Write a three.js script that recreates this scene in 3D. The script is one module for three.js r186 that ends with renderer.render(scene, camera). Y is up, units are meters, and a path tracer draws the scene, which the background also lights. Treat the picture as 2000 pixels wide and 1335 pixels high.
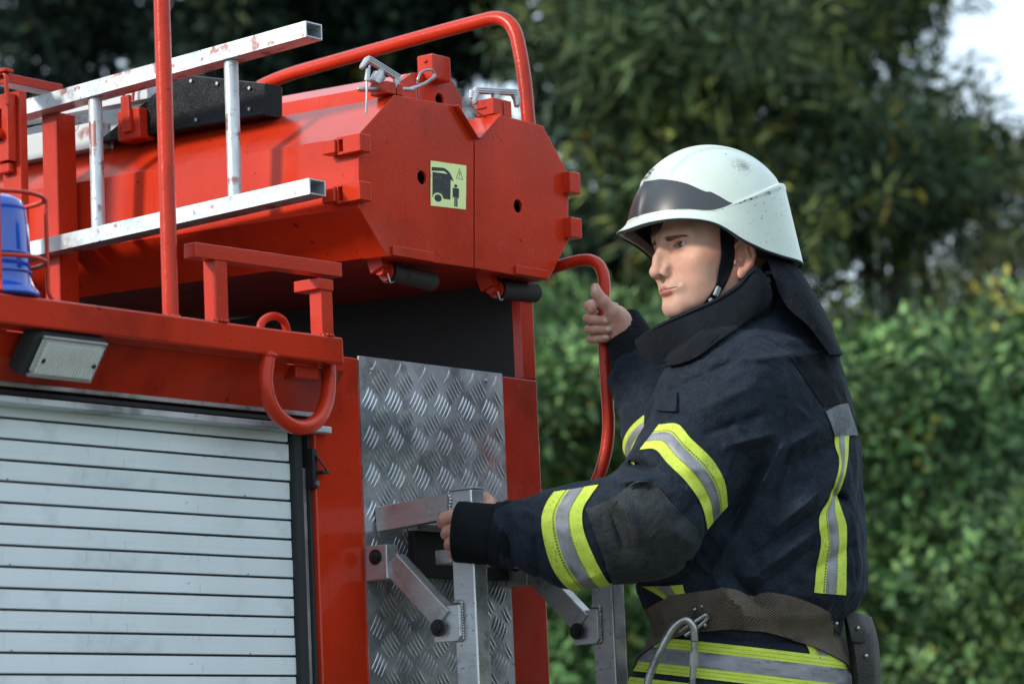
import * as THREE from 'three';
import { RoundedBoxGeometry } from 'three/addons/geometries/RoundedBoxGeometry.js';
import { mergeGeometries, mergeVertices, toCreasedNormals } from 'three/addons/utils/BufferGeometryUtils.js';
import { ImprovedNoise } from 'three/addons/math/ImprovedNoise.js';
import { FontLoader } from 'three/addons/loaders/FontLoader.js';

// World: metres, y up. The truck's rear wall is the plane z = 0, its right rear corner is x = 0, it runs forward along -z.
const scene = new THREE.Scene();
const renderer = new THREE.WebGLRenderer({ antialias: true });
renderer.toneMapping = THREE.LinearToneMapping;
renderer.toneMappingExposure = 0.98;
renderer.shadowMap.enabled = true;

// ---------- camera: a 110 mm lens at head height, tipped up and slightly rolled ----------
const camera = new THREE.PerspectiveCamera(12.043, 1024 / 683, 0.1, 400);
camera.position.set(-4.4338, 1.5, 3.3362);
camera.quaternion.setFromRotationMatrix(new THREE.Matrix4().makeBasis(
  new THREE.Vector3(0.6113, -0.0428, 0.7903), new THREE.Vector3(-0.0845, 0.9893, 0.1190), new THREE.Vector3(-0.7869, -0.1395, 0.6011)));
camera.focus = 5.2;
camera.userData.fStop = 5.2;

// ---------- sky: hazy bright day ----------
{
  const w = 256, h = 128, d = new Float32Array(w * h * 4), nz = new ImprovedNoise();
  for (let j = 0; j < h; j++) for (let i = 0; i < w; i++) {
    const el = ((j + 0.5) / h - 0.5) * Math.PI, az = (i + 0.5) / w * 2 * Math.PI;
    const t = Math.pow(Math.max(0, Math.sin(el)), 0.55);
    let r = 0.92 * (1 - t) + 0.50 * t, g = 0.97 * (1 - t) + 0.64 * t, b = 1.02 * (1 - t) + 0.84 * t;
    // thin veil of high cloud
    const x = Math.cos(el) * Math.cos(az), y = Math.sin(el), z = Math.cos(el) * Math.sin(az);
    let c = 0; for (let o = 0, a = 0.5, f = 1.6; o < 4; o++, a *= 0.5, f *= 2.1) c += a * nz.noise(x * f + 7, y * f * 2.2, z * f + 3);
    c = Math.min(1, Math.max(0, c * 1.6 + 0.55)) * 0.8;
    r += (1.0 - r) * c; g += (1.01 - g) * c; b += (1.03 - b) * c;
    if (el < 0) { r = 0.55; g = 0.56; b = 0.55; }
    const k = (j * w + i) * 4; d[k] = r * 0.88; d[k + 1] = g * 0.99; d[k + 2] = b * 1.05; d[k + 3] = 1;
  }
  const sky = new THREE.DataTexture(d, w, h, THREE.RGBAFormat, THREE.FloatType);
  sky.mapping = THREE.EquirectangularReflectionMapping; sky.magFilter = THREE.LinearFilter; sky.needsUpdate = true;
  scene.background = sky; scene.environment = sky;
  scene.backgroundIntensity = 1.5; scene.environmentIntensity = 1.5;
}

// ---------- sun: from the photograph's left, veiled by thin cloud ----------
const sun = new THREE.DirectionalLight(new THREE.Color(1, 0.93, 0.80), 4.3);
sun.position.set(-20, 10.5, -8.5).add(new THREE.Vector3(-0.4, 2, 0));
sun.target.position.set(-0.4, 2, 0);
sun.castShadow = true; sun.shadow.radius = 14; sun.shadow.mapSize.set(2048, 2048);
Object.assign(sun.shadow.camera, { left: -8, right: 8, top: 8, bottom: -8, near: 1, far: 60 });
scene.add(sun, sun.target);

// ---------- small tools ----------
const V = (x, y, z) => Array.isArray(x) ? new THREE.Vector3(...x) : new THREE.Vector3(x, y, z);
let seed = 20250;
const rnd = () => { seed = (seed * 1664525 + 1013904223) >>> 0; return seed / 4294967296; };
const rr = (a, b) => a + (b - a) * rnd();
const lerp = (a, b, t) => a + (b - a) * t, clamp = (x, a = 0, b = 1) => Math.min(b, Math.max(a, x));
const sstep = (a, b, x) => { const t = clamp((x - a) / (b - a)); return t * t * (3 - 2 * t); };
const noise3 = new ImprovedNoise();
const fbm = (x, y, z, o = 4) => { let s = 0, a = 0.5, f = 1; for (let i = 0; i < o; i++) { s += a * noise3.noise(x * f, y * f, z * f); a *= 0.5; f *= 2.03; } return s; };

// smooth shading up to an angle; done at a hundredfold size because the helper welds points closer than a hundredth
const crease = (g, angle) => toCreasedNormals(g.scale(100, 100, 100), angle).scale(0.01, 0.01, 0.01);
// uv in metres, by the main direction of each face
function metreUV(g) {
  g = g.index ? g.toNonIndexed() : g;
  const p = g.attributes.position, uv = new Float32Array(p.count * 2), a = V(0, 0, 0), b = V(0, 0, 0), c = V(0, 0, 0);
  for (let i = 0; i < p.count; i += 3) {
    a.fromBufferAttribute(p, i); b.fromBufferAttribute(p, i + 1); c.fromBufferAttribute(p, i + 2);
    const n = b.clone().sub(a).cross(c.clone().sub(a)), x = Math.abs(n.x), y = Math.abs(n.y), z = Math.abs(n.z);
    [a, b, c].forEach((q, k) => {
      const [u, v] = x >= y && x >= z ? [q.z, q.y] : y >= z ? [q.z, q.x] : [q.x, q.y];
      uv[(i + k) * 2] = u; uv[(i + k) * 2 + 1] = v;
    });
  }
  g.setAttribute('uv', new THREE.BufferAttribute(uv, 2));
  return g;
}
const plain = (g) => { const q = g.index ? g.toNonIndexed() : g.clone(); for (const k of Object.keys(q.attributes)) if (!['position', 'normal', 'uv'].includes(k)) q.deleteAttribute(k); if (!q.attributes.uv) q.setAttribute('uv', new THREE.BufferAttribute(new Float32Array(q.attributes.position.count * 2), 2)); return q; };
const join = (...gs) => gs.flat().length === 1 ? plain(gs.flat()[0]) : mergeGeometries(gs.flat().map(plain));
function mesh(name, g, m, parent, keepUV) {
  const o = new THREE.Mesh(keepUV ? g : metreUV(g), m);
  o.name = name; o.castShadow = o.receiveShadow = true; parent.add(o); return o;
}
function thing(name, label, category, group, kind) {
  const o = new THREE.Group(); o.name = name; o.userData.label = label; o.userData.category = category;
  if (group) o.userData.group = group; if (kind) o.userData.kind = kind; scene.add(o); return o;
}
const bx = (x0, x1, y0, y1, z0, z1, r = 0.002) => {
  const w = x1 - x0, h = y1 - y0, d = z1 - z0; r = Math.min(r, w * 0.45, h * 0.45, d * 0.45);
  return (r > 0.0004 ? new RoundedBoxGeometry(w, h, d, 2, r) : new THREE.BoxGeometry(w, h, d)).translate((x0 + x1) / 2, (y0 + y1) / 2, (z0 + z1) / 2);
};
// a box whose long axis runs from a to b; w across (sideways), h along "up"
function bar(a, b, w, h, up = V(0, 1, 0), r = 0.0015) {
  a = Array.isArray(a) ? V(a) : a; b = Array.isArray(b) ? V(b) : b;
  const z = b.clone().sub(a), L = z.length(); z.normalize();
  const x = up.clone().cross(z).normalize(), y = z.clone().cross(x);
  return new RoundedBoxGeometry(w, h, L, 2, Math.min(r, w * 0.45, h * 0.45)).applyMatrix4(new THREE.Matrix4().makeBasis(x, y, z).setPosition(a.clone().add(b).multiplyScalar(0.5)));
}
function rod(a, b, r, seg = 16, r2 = r) {
  a = Array.isArray(a) ? V(a) : a; b = Array.isArray(b) ? V(b) : b;
  const d = b.clone().sub(a), L = d.length();
  return new THREE.CylinderGeometry(r2, r, L, seg, 1).applyQuaternion(new THREE.Quaternion().setFromUnitVectors(V(0, 1, 0), d.normalize())).translate((a.x + b.x) / 2, (a.y + b.y) / 2, (a.z + b.z) / 2);
}
// polyline with rounded corners, as a tube with closed ends
function bentTube(pts, r, bend = 0.05, rad = 18) {
  pts = pts.map((p) => Array.isArray(p) ? V(p) : p);
  const out = [pts[0].clone()];
  for (let i = 1; i < pts.length - 1; i++) {
    const p = pts[i], a = pts[i - 1].clone().sub(p), b = pts[i + 1].clone().sub(p), k = Math.min(bend, a.length() * 0.48, b.length() * 0.48);
    a.setLength(k).add(p); b.setLength(k).add(p);
    for (let j = 0; j <= 10; j++) { const t = j / 10; out.push(a.clone().multiplyScalar((1 - t) ** 2).addScaledVector(p, 2 * t * (1 - t)).addScaledVector(b, t * t)); }
  }
  out.push(pts[pts.length - 1].clone());
  return sweep(out, (t) => r, rad);
}
// sweep a circle (or ellipse) along points; radius may vary; ends are capped with a small dome
function sweep(pts, radius, rad = 16, caps = true) {
  pts = pts.map((p) => Array.isArray(p) ? V(p) : p);
  const n = pts.length, T = pts.map((p, i) => pts[Math.min(n - 1, i + 1)].clone().sub(pts[Math.max(0, i - 1)]).normalize());
  let N = Math.abs(T[0].y) < 0.9 ? V(0, 1, 0) : V(1, 0, 0); N.addScaledVector(T[0], -N.dot(T[0])).normalize();
  const P = [], I = [];
  let acc = 0;
  const rings = [];
  for (let i = 0; i < n; i++) {
    if (i) N.addScaledVector(T[i], -N.dot(T[i])).normalize();
    rings.push([pts[i], N.clone(), T[i].clone().cross(N), radius(n > 1 ? i / (n - 1) : 0)]);
  }
  if (caps) {
    const [p, a, b, r] = rings[0], [q, c, d, s] = rings[n - 1];
    for (const [f, k] of [[0.85, 0.25], [0.35, 0.42]]) rings.unshift([p.clone().addScaledVector(T[0], -r * k * 0.35), a, b, r * f]);
    for (const [f, k] of [[0.85, 0.25], [0.35, 0.42]]) rings.push([q.clone().addScaledVector(T[n - 1], s * k * 0.35), c, d, s * f]);
  }
  const m = rings.length;
  rings.forEach(([p, a, b, r]) => { for (let k = 0; k < rad; k++) { const t = k / rad * 2 * Math.PI, q = p.clone().addScaledVector(a, r * Math.cos(t)).addScaledVector(b, r * Math.sin(t)); P.push(q.x, q.y, q.z); } });
  for (let i = 0; i < m - 1; i++) for (let k = 0; k < rad; k++) { const a = i * rad + k, b = i * rad + (k + 1) % rad, c = a + rad, d = b + rad; I.push(a, b, c, b, d, c); }
  if (caps) for (let k = 1; k < rad - 1; k++) { I.push(0, k + 1, k); const e = (m - 1) * rad; I.push(e, e + k, e + k + 1); }
  const g = new THREE.BufferGeometry(); g.setAttribute('position', new THREE.Float32BufferAttribute(P, 3)); g.setIndex(I); g.computeVertexNormals();
  return g;
}
// extrude an outline in a plane: pts are [x, y]; depth along +z, then placed by matrix
function plate(pts, depth, bevel = 0.001, holes = []) {
  const s = new THREE.Shape(pts.map((p) => new THREE.Vector2(...p)));
  for (const [x, y, rx, ry] of holes) { const h = new THREE.Path(); h.absellipse(x, y, rx, ry, 0, 2 * Math.PI, true); s.holes.push(h); }
  return new THREE.ExtrudeGeometry(s, { depth: depth - 2 * bevel, bevelEnabled: bevel > 0, bevelThickness: bevel, bevelSize: bevel, bevelOffset: -bevel, bevelSegments: 2, curveSegments: 20 }).translate(0, 0, bevel);
}
// hollow prism: outline minus the same outline drawn in by wall
function pipe(pts, wall, depth) {
  const s = new THREE.Shape(pts.map((p) => new THREE.Vector2(...p))), cx = pts.reduce((a, p) => a + p[0], 0) / pts.length, cy = pts.reduce((a, p) => a + p[1], 0) / pts.length;
  s.holes.push(new THREE.Path(pts.map(([x, y]) => { const l = Math.hypot(x - cx, y - cy); return new THREE.Vector2(x - (x - cx) / l * wall, y - (y - cy) / l * wall); }).reverse()));
  return new THREE.ExtrudeGeometry(s, { depth, bevelEnabled: false });
}
function hexBolt(at, dir, r = 0.009, h = 0.007) {
  const q = new THREE.Quaternion().setFromUnitVectors(V(0, 1, 0), V(dir).normalize());
  const g = mergeGeometries([new THREE.CylinderGeometry(r * 0.92, r, h, 6).translate(0, h / 2, 0), new THREE.CylinderGeometry(r * 1.45, r * 1.45, 0.002, 24).translate(0, 0.001, 0), new THREE.CylinderGeometry(r * 0.5, r * 0.5, 0.004, 12).translate(0, h + 0.001, 0)].map(plain));
  return g.applyQuaternion(q).translate(...at);
}

// ---------- computed textures ----------
const texOf = (cv, rep, srgb) => { const t = new THREE.CanvasTexture(cv); t.wrapS = t.wrapT = THREE.RepeatWrapping; t.magFilter = THREE.LinearFilter; if (rep) t.repeat.set(1 / rep, 1 / rep); if (srgb) t.colorSpace = THREE.SRGBColorSpace; return t; };
// tiling value noise
function tileNoise(n, cells, sd) {
  const g = new Float32Array(cells * cells); let s = sd * 7919 + 13; const r = () => { s = (s * 1664525 + 1013904223) >>> 0; return s / 4294967296; };
  for (let i = 0; i < g.length; i++) g[i] = r();
  const out = new Float32Array(n * n);
  for (let j = 0; j < n; j++) for (let i = 0; i < n; i++) {
    const x = i / n * cells, y = j / n * cells, x0 = Math.floor(x), y0 = Math.floor(y), fx = x - x0, fy = y - y0, u = fx * fx * (3 - 2 * fx), v = fy * fy * (3 - 2 * fy);
    const q = (a, b) => g[(b % cells) * cells + a % cells];
    out[j * n + i] = lerp(lerp(q(x0, y0), q(x0 + 1, y0), u), lerp(q(x0, y0 + 1), q(x0 + 1, y0 + 1), u), v);
  }
  return out;
}
function fractal(n, cells, sd, oct = 5) { const o = new Float32Array(n * n); let a = 0.5, t = 0; for (let k = 0; k < oct && cells < n; k++, cells *= 2, a *= 0.55) { const q = tileNoise(n, cells, sd + k); for (let i = 0; i < o.length; i++) o[i] += a * q[i]; t += a; } for (let i = 0; i < o.length; i++) o[i] /= t; return o; }
function canvasOf(n, m = n) { const c = document.createElement('canvas'); c.width = n; c.height = m; return c; }
function paintPixels(n, fn) { const c = canvasOf(n), x = c.getContext('2d'), im = x.createImageData(n, n); for (let i = 0; i < n * n; i++) { const [r, g, b] = fn(i % n, Math.floor(i / n), i); im.data[i * 4] = r; im.data[i * 4 + 1] = g; im.data[i * 4 + 2] = b; im.data[i * 4 + 3] = 255; } x.putImageData(im, 0, 0); return c; }
const N1 = fractal(512, 4, 11, 7), N2 = fractal(512, 8, 23, 6), N3 = fractal(512, 32, 37, 4), N4 = tileNoise(512, 256, 41);
// scratches and specks drawn on a canvas, wrapping over its edges
function marks(cv, count, len, width, colours, angle = null, spread = Math.PI) {
  const x = cv.getContext('2d'), n = cv.width;
  for (let i = 0; i < count; i++) {
    const px = rnd() * n, py = rnd() * n, a = angle === null ? rnd() * 6.28 : angle + (rnd() - 0.5) * spread, l = len * (0.2 + rnd() * rnd() * 1.6);
    x.strokeStyle = colours[Math.floor(rnd() * colours.length)]; x.lineWidth = width * (0.4 + rnd()); x.lineCap = 'round';
    for (const ox of [-n, 0, n]) for (const oy of [-n, 0, n]) {
      if (px + ox < -l || px + ox > n + l || py + oy < -l || py + oy > n + l) continue;
      x.beginPath(); x.moveTo(px + ox, py + oy); x.quadraticCurveTo(px + ox + Math.cos(a) * l * 0.5 + rr(-2, 2), py + oy + Math.sin(a) * l * 0.5 + rr(-2, 2), px + ox + Math.cos(a) * l, py + oy + Math.sin(a) * l); x.stroke();
    }
  }
  return cv;
}
const M = {};
{
  // red truck paint: fine dust, chips, touch-up strokes
  const dirt = marks(marks(paintPixels(512, (i, j, k) => { const d = 236 + 26 * (N1[k] - 0.5) * 2 + 3 * (N4[k] - 0.5) - 30 * clamp((N2[k] - 0.62) * 5); return [d, d - 2, d - 4]; }), 60, 14, 1, ['rgba(250,235,225,.35)', 'rgba(70,20,15,.4)']), 60, 3, 1.8, ['rgba(60,18,14,.55)', 'rgba(255,240,230,.4)']);
  marks(dirt, 26, 150, 2.4, ['rgba(150,120,110,.16)', 'rgba(255,245,240,.14)'], 1.57, 0.12); marks(dirt, 16, 2, 4.5, ['rgba(80,26,20,.6)', 'rgba(190,150,140,.5)']);
  const rough = paintPixels(512, (i, j, k) => { const v = 255 * clamp(0.42 + 0.5 * (N2[k] - 0.5) + 0.25 * (N1[k] - 0.5)); return [v, v, v]; });
  const peel = paintPixels(512, (i, j, k) => { const v = 255 * (0.6 * N3[k] + 0.4 * N2[k]); return [v, v, v]; });
  const paint = (r, g, b, extra = {}) => new THREE.MeshPhysicalMaterial({ color: new THREE.Color().setRGB(r, g, b), map: texOf(dirt, 0.55, true), roughness: 0.5, roughnessMap: texOf(rough, 0.4), bumpMap: texOf(peel, 0.09), bumpScale: 0.0004, clearcoat: 0.36, clearcoatRoughness: 0.13, specularIntensity: 0.25, ...extra });
  M.red = paint(0.54, 0.032, 0.009);
  M.redOld = paint(0.54, 0.032, 0.010, { clearcoat: 0.3, clearcoatRoughness: 0.3, bumpScale: 0.0008 });
  // aluminium: brushed, stained
  const alu = marks(marks(paintPixels(512, (i, j, k) => { const s = N4[j * 512 + (i >> 5)] - 0.5, d = 214 + 34 * (N1[k] - 0.5) * 2 + 14 * s - 46 * clamp((N2[k] - 0.6) * 5); return [d, d, d + 1]; }), 90, 26, 1.1, ['rgba(60,56,54,.5)', 'rgba(245,248,250,.5)', 'rgba(120,80,70,.35)']), 34, 9, 3.2, ['rgba(70,58,54,.45)', 'rgba(140,92,84,.35)']);
  const aluR = paintPixels(512, (i, j, k) => { const v = 255 * clamp(0.40 + 0.5 * (N2[k] - 0.5) + 0.2 * (N3[k] - 0.5)); return [v, v, v]; });
  const metal = (r, g, b, o = {}) => new THREE.MeshPhysicalMaterial({ color: new THREE.Color().setRGB(r, g, b), metalness: 0.85, map: texOf(alu, 0.35, true), roughness: 1, roughnessMap: texOf(aluR, 0.3), bumpMap: texOf(aluR, 0.12), bumpScale: 0.0003, ...o });
  M.alu = metal(0.80, 0.82, 0.84);
  M.aluDull = metal(0.62, 0.60, 0.60, { metalness: 0.7 });
  M.cast = metal(0.62, 0.65, 0.69, { metalness: 0.6, map: texOf(alu, 0.2, true) });
  // old roof ladder: aluminium with red and brown paint scuffs
  const scuffed = marks(marks(paintPixels(512, (i, j, k) => { const w = clamp((N2[k] - 0.615) * 12), c = [226 + 22 * (N1[k] - 0.5), 230 + 22 * (N1[k] - 0.5), 232 + 22 * (N1[k] - 0.5)], q = [158, 96, 88]; return c.map((v, n) => lerp(v, q[n], w * 0.75)); }), 130, 22, 1.3, ['rgba(44,40,40,.7)', 'rgba(120,62,54,.6)', 'rgba(250,250,250,.6)']), 30, 7, 3, ['rgba(38,30,30,.75)', 'rgba(110,40,34,.7)']);
  M.ladder = metal(0.64, 0.68, 0.71, { map: texOf(scuffed, 0.22, true), metalness: 0.55 });
  // shutter slats: satin anodised, smudged
  const smudge = marks(marks(paintPixels(512, (i, j, k) => { const d = 228 + 16 * (N1[k] - 0.5) + 8 * (N4[(j * 512) + 3] - 0.5) - 16 * clamp((N2[k] - 0.66) * 6); return [d - 3, d, d + 1]; }), 14, 7, 2, ['rgba(52,50,56,.75)', 'rgba(110,40,50,.4)']), 50, 22, 0.8, ['rgba(90,92,96,.35)'], 1.57, 0.6);
  M.slat = new THREE.MeshPhysicalMaterial({ color: new THREE.Color().setRGB(0.92, 0.97, 1.0), metalness: 0.05, map: texOf(smudge, 0.5, true), roughness: 0.9, roughnessMap: texOf(aluR, 0.5), bumpMap: texOf(paintPixels(256, (i, j) => { const v = 128 + 90 * (N4[j * 512] - 0.5); return [v, v, v]; }), 0.12), bumpScale: 0.00012 });
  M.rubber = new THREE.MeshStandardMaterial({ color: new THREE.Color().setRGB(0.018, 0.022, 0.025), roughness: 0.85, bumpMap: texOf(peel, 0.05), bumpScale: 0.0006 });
  M.blackSteel = new THREE.MeshStandardMaterial({ color: new THREE.Color().setRGB(0.03, 0.03, 0.032), roughness: 0.5, metalness: 0.4, map: texOf(alu, 0.2, true), bumpMap: texOf(peel, 0.03), bumpScale: 0.0008 });
  M.steel = new THREE.MeshStandardMaterial({ color: new THREE.Color().setRGB(0.55, 0.56, 0.57), metalness: 0.9, roughness: 0.32, map: texOf(alu, 0.15, true) });
  M.blackPaint = new THREE.MeshPhysicalMaterial({ color: new THREE.Color().setRGB(0.012, 0.015, 0.018), roughness: 0.6, roughnessMap: texOf(aluR, 0.1), map: texOf(marks(marks(paintPixels(256, (i, j, k) => { const v = 200 + 60 * (N1[k] - 0.5) * 2; return [v, v, v]; }), 60, 26, 0.9, ['rgba(255,255,255,1)', 'rgba(255,255,255,.6)'], 0.2, 1.5), 26, 3, 2.2, ['rgba(255,255,255,1)']), 0.25, true), bumpMap: texOf(peel, 0.06), bumpScale: 0.0006, specularIntensity: 0.35 });
  M.whiteWood = new THREE.MeshStandardMaterial({ color: new THREE.Color().setRGB(0.62, 0.64, 0.65), roughness: 0.7, map: texOf(scuffed, 0.5, true) });
}

// =====================================================================  ground
{
  const N = 120, S = 150, g = new THREE.PlaneGeometry(2 * S, 2 * S, N, N).rotateX(-Math.PI / 2);
  const p = g.attributes.position; for (let i = 0; i < p.count; i++) { const x = p.getX(i), z = p.getZ(i), r = Math.hypot(x + 2, z - 1); p.setY(i, r > 9 ? 0.12 * fbm(x * 0.09, 3, z * 0.09) * sstep(9, 20, r) : 0); }
  g.computeVertexNormals();
  const cv = paintPixels(512, (i, j, k) => { const v = 120 + 70 * (N2[k] - 0.5) + 60 * (N3[k] - 0.5) + 40 * (N4[k] - 0.5), q = clamp((N1[k] - 0.5) * 4 + 0.4); return [v * lerp(0.8, 0.62, q), v * lerp(0.78, 0.72, q), v * lerp(0.74, 0.42, q)]; });
  const o = mesh('ground', g, new THREE.MeshStandardMaterial({ map: texOf(cv, 3.1, true), roughness: 0.95 }), scene);
  Object.assign(o.userData, { label: 'grey and green yard surface around the truck', category: 'ground', kind: 'structure' });
}

// =====================================================================  fire truck
const truck = thing('fire_truck', 'red fire truck rear with aluminium shutter, tread plate and roof storage boxes', 'fire truck');
mesh('body', bx(-2.45, -0.002, 0.55, 1.80, -6.4, -0.056, 0.02), M.red, truck);
mesh('body_top', join(bx(-2.45, -0.60, 1.8005, 2.16, -6.4, -0.056, 0.01)), M.red, truck);
mesh('roof_front', bx(-0.599, -0.036, 1.8005, 2.37, -6.4, -3.3, 0.01), M.red, truck);
mesh('cab', join(bx(-2.42, -0.03, 0.55, 2.35, -8.3, -6.45, 0.08)), M.red, truck);
mesh('chassis', bx(-2.1, -0.35, 0.35, 0.55, -8.2, -0.1, 0.01), M.blackSteel, truck);
mesh('bumper', bx(-2.4, -0.05, 0.42, 0.56, -0.04, 0.1, 0.02), M.blackSteel, truck);
for (const z of [-1.9, -7.3]) for (const x of [-2.28, -0.17]) {
  const w = mesh('wheel', new THREE.TorusGeometry(0.36, 0.13, 14, 36).rotateY(Math.PI / 2).translate(x, 0.49, z), M.rubber, truck);
  mesh('rim', new THREE.CylinderGeometry(0.28, 0.28, 0.16, 28).rotateZ(Math.PI / 2).translate(x, 0.49, z), M.aluDull, w);
}
// rear wall panels round the shutter and the ladder bay
const wall = mesh('rear_panel', bx(-0.590, 0, 0.56, 2.2135, -0.054, 0, 0.003), M.red, truck);
mesh('corner_post', bx(-0.036, 0.0006, 2.2135, 2.392, -0.022, -0.0008, 0.003), M.red, truck);
mesh('roof_side_wall', bx(-0.034, -0.006, 1.801, 2.40, -3.3, -0.0225, 0.001), M.rubber, truck);  // near-black lining colour stands in for the deep shade under the boxes
mesh('side_panel', bx(-2.45, -1.92, 0.56, 2.11, -0.054, 0, 0.003), M.red, truck);
mesh('sill_panel', bx(-1.9195, -0.5905, 0.56, 0.9, -0.054, 0, 0.003), M.red, truck);
mesh('roof_well', bx(-0.5985, -0.0345, 1.801, 1.81, -3.29, -0.057, 0), M.rubber, truck);  // well floor, blackened to pass for shade like the side wall
mesh('well_end', bx(-0.598, -0.035, 1.811, 2.40, -3.298, -3.0, 0), M.rubber, truck);  // closing wall of the well, shade put into its dark colour
mesh('roof_deck', bx(-2.44, -0.602, 2.1602, 2.168, -6.2, -0.057, 0), M.rubber, truck);
mesh('roof_lip', bx(-2.44, -0.592, 2.112, 2.1598, -0.055, 0.0, 0.002), M.red, truck);
// leaning header over the shutter
{
  const g = plate([[-0.0, 2.1095], [0.052, 2.1785], [0.03, 2.1785], [-0.045, 2.1095]], 1.868, 0.0006).rotateY(-Math.PI / 2).translate(-0.572, 0, 0);
  // plate() lies in x,y; after the turn its x runs along z
    mesh('header_panel', g, M.red, truck);
  mesh('header_trim', bar([-2.44, 2.1125, 0.0035], [-0.584, 2.1125, 0.0035], 0.006, 0.0075), M.aluDull, truck);
}
// ---- roller shutter
{
  const sh = mesh('roller_shutter', bx(-1.915, -0.612, 0.9, 2.10, -0.05, -0.0285, 0), M.rubber, truck);
  const pitch = 0.03035, top = 2.0682, shape = new THREE.Shape();
  // slat section: flat front with rolled edges (y up, x outward)
  const h = pitch - 0.0034;
  shape.moveTo(-0.006, 0); shape.lineTo(-0.0006, 0); shape.quadraticCurveTo(0.0009, 0.0001, 0.001, 0.0012); shape.lineTo(0.00115, h * 0.5); shape.lineTo(0.001, h - 0.0012); shape.quadraticCurveTo(0.0009, h - 0.0001, -0.0006, h); shape.lineTo(-0.006, h);
  const slat = metreUV(new THREE.ExtrudeGeometry(shape, { depth: 1.26, bevelEnabled: false, curveSegments: 4 }).rotateY(-Math.PI / 2).translate(-0.629, 0, -0.022));
  const mats = [0, 1, 2, 3].map((k) => { const m = M.slat.clone(); for (const t of ['map', 'roughnessMap']) { m[t] = m[t].clone(); m[t].offset.set(k * 0.27, k * 0.41); } const c = 1 + 0.02 * (k - 1.5); m.color.multiplyScalar(c); return m; });
  for (let k = 0; k < 37; k++) { const o = mesh('slat', slat, mats[(k * 7 + 3) % 4], sh, true); o.position.set((k * 37 % 5 - 2) * 0.0005, top + 0.0017 - (k + 1) * pitch + pitch, (k * 13 % 3 - 1) * 0.00035); }
  mesh('top_trim', bx(-1.93, -0.5655, 2.0835, 2.0945, -0.02, 0.016, 0.002), M.alu, sh);
  mesh('brush_strip', bx(-1.92, -0.615, 2.098, 2.1045, -0.04, 0.004, 0.001), M.rubber, sh);
  mesh('edge_seal', bx(-0.6275, -0.6085, 0.9, 2.082, -0.03, -0.009, 0.004), M.rubber, sh);
  mesh('edge_seal', bx(-0.5965, -0.5906, 0.9, 2.082, -0.04, -0.008, 0.002), M.rubber, sh);
  mesh('guide_rail', bx(-0.608, -0.597, 0.9, 2.03, -0.03, -0.014, 0.002), M.aluDull, sh);
  // little stop bracket at the top of the guide
  const br = mesh('stop_bracket', join(bx(-0.600, -0.589, 1.996, 2.06, -0.012, 0.004, 0.002), bar([-0.592, 2.048, 0.004], [-0.582, 2.024, 0.016], 0.009, 0.003), bx(-0.592, -0.577, 2.019, 2.024, 0.003, 0.017, 0.001)), M.blackSteel, sh);
  void br;
  mesh('bracket_screw', rod([-0.595, 2.004, 0.005], [-0.595, 2.004, 0.0085], 0.0045, 14), M.steel, sh);
}
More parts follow.
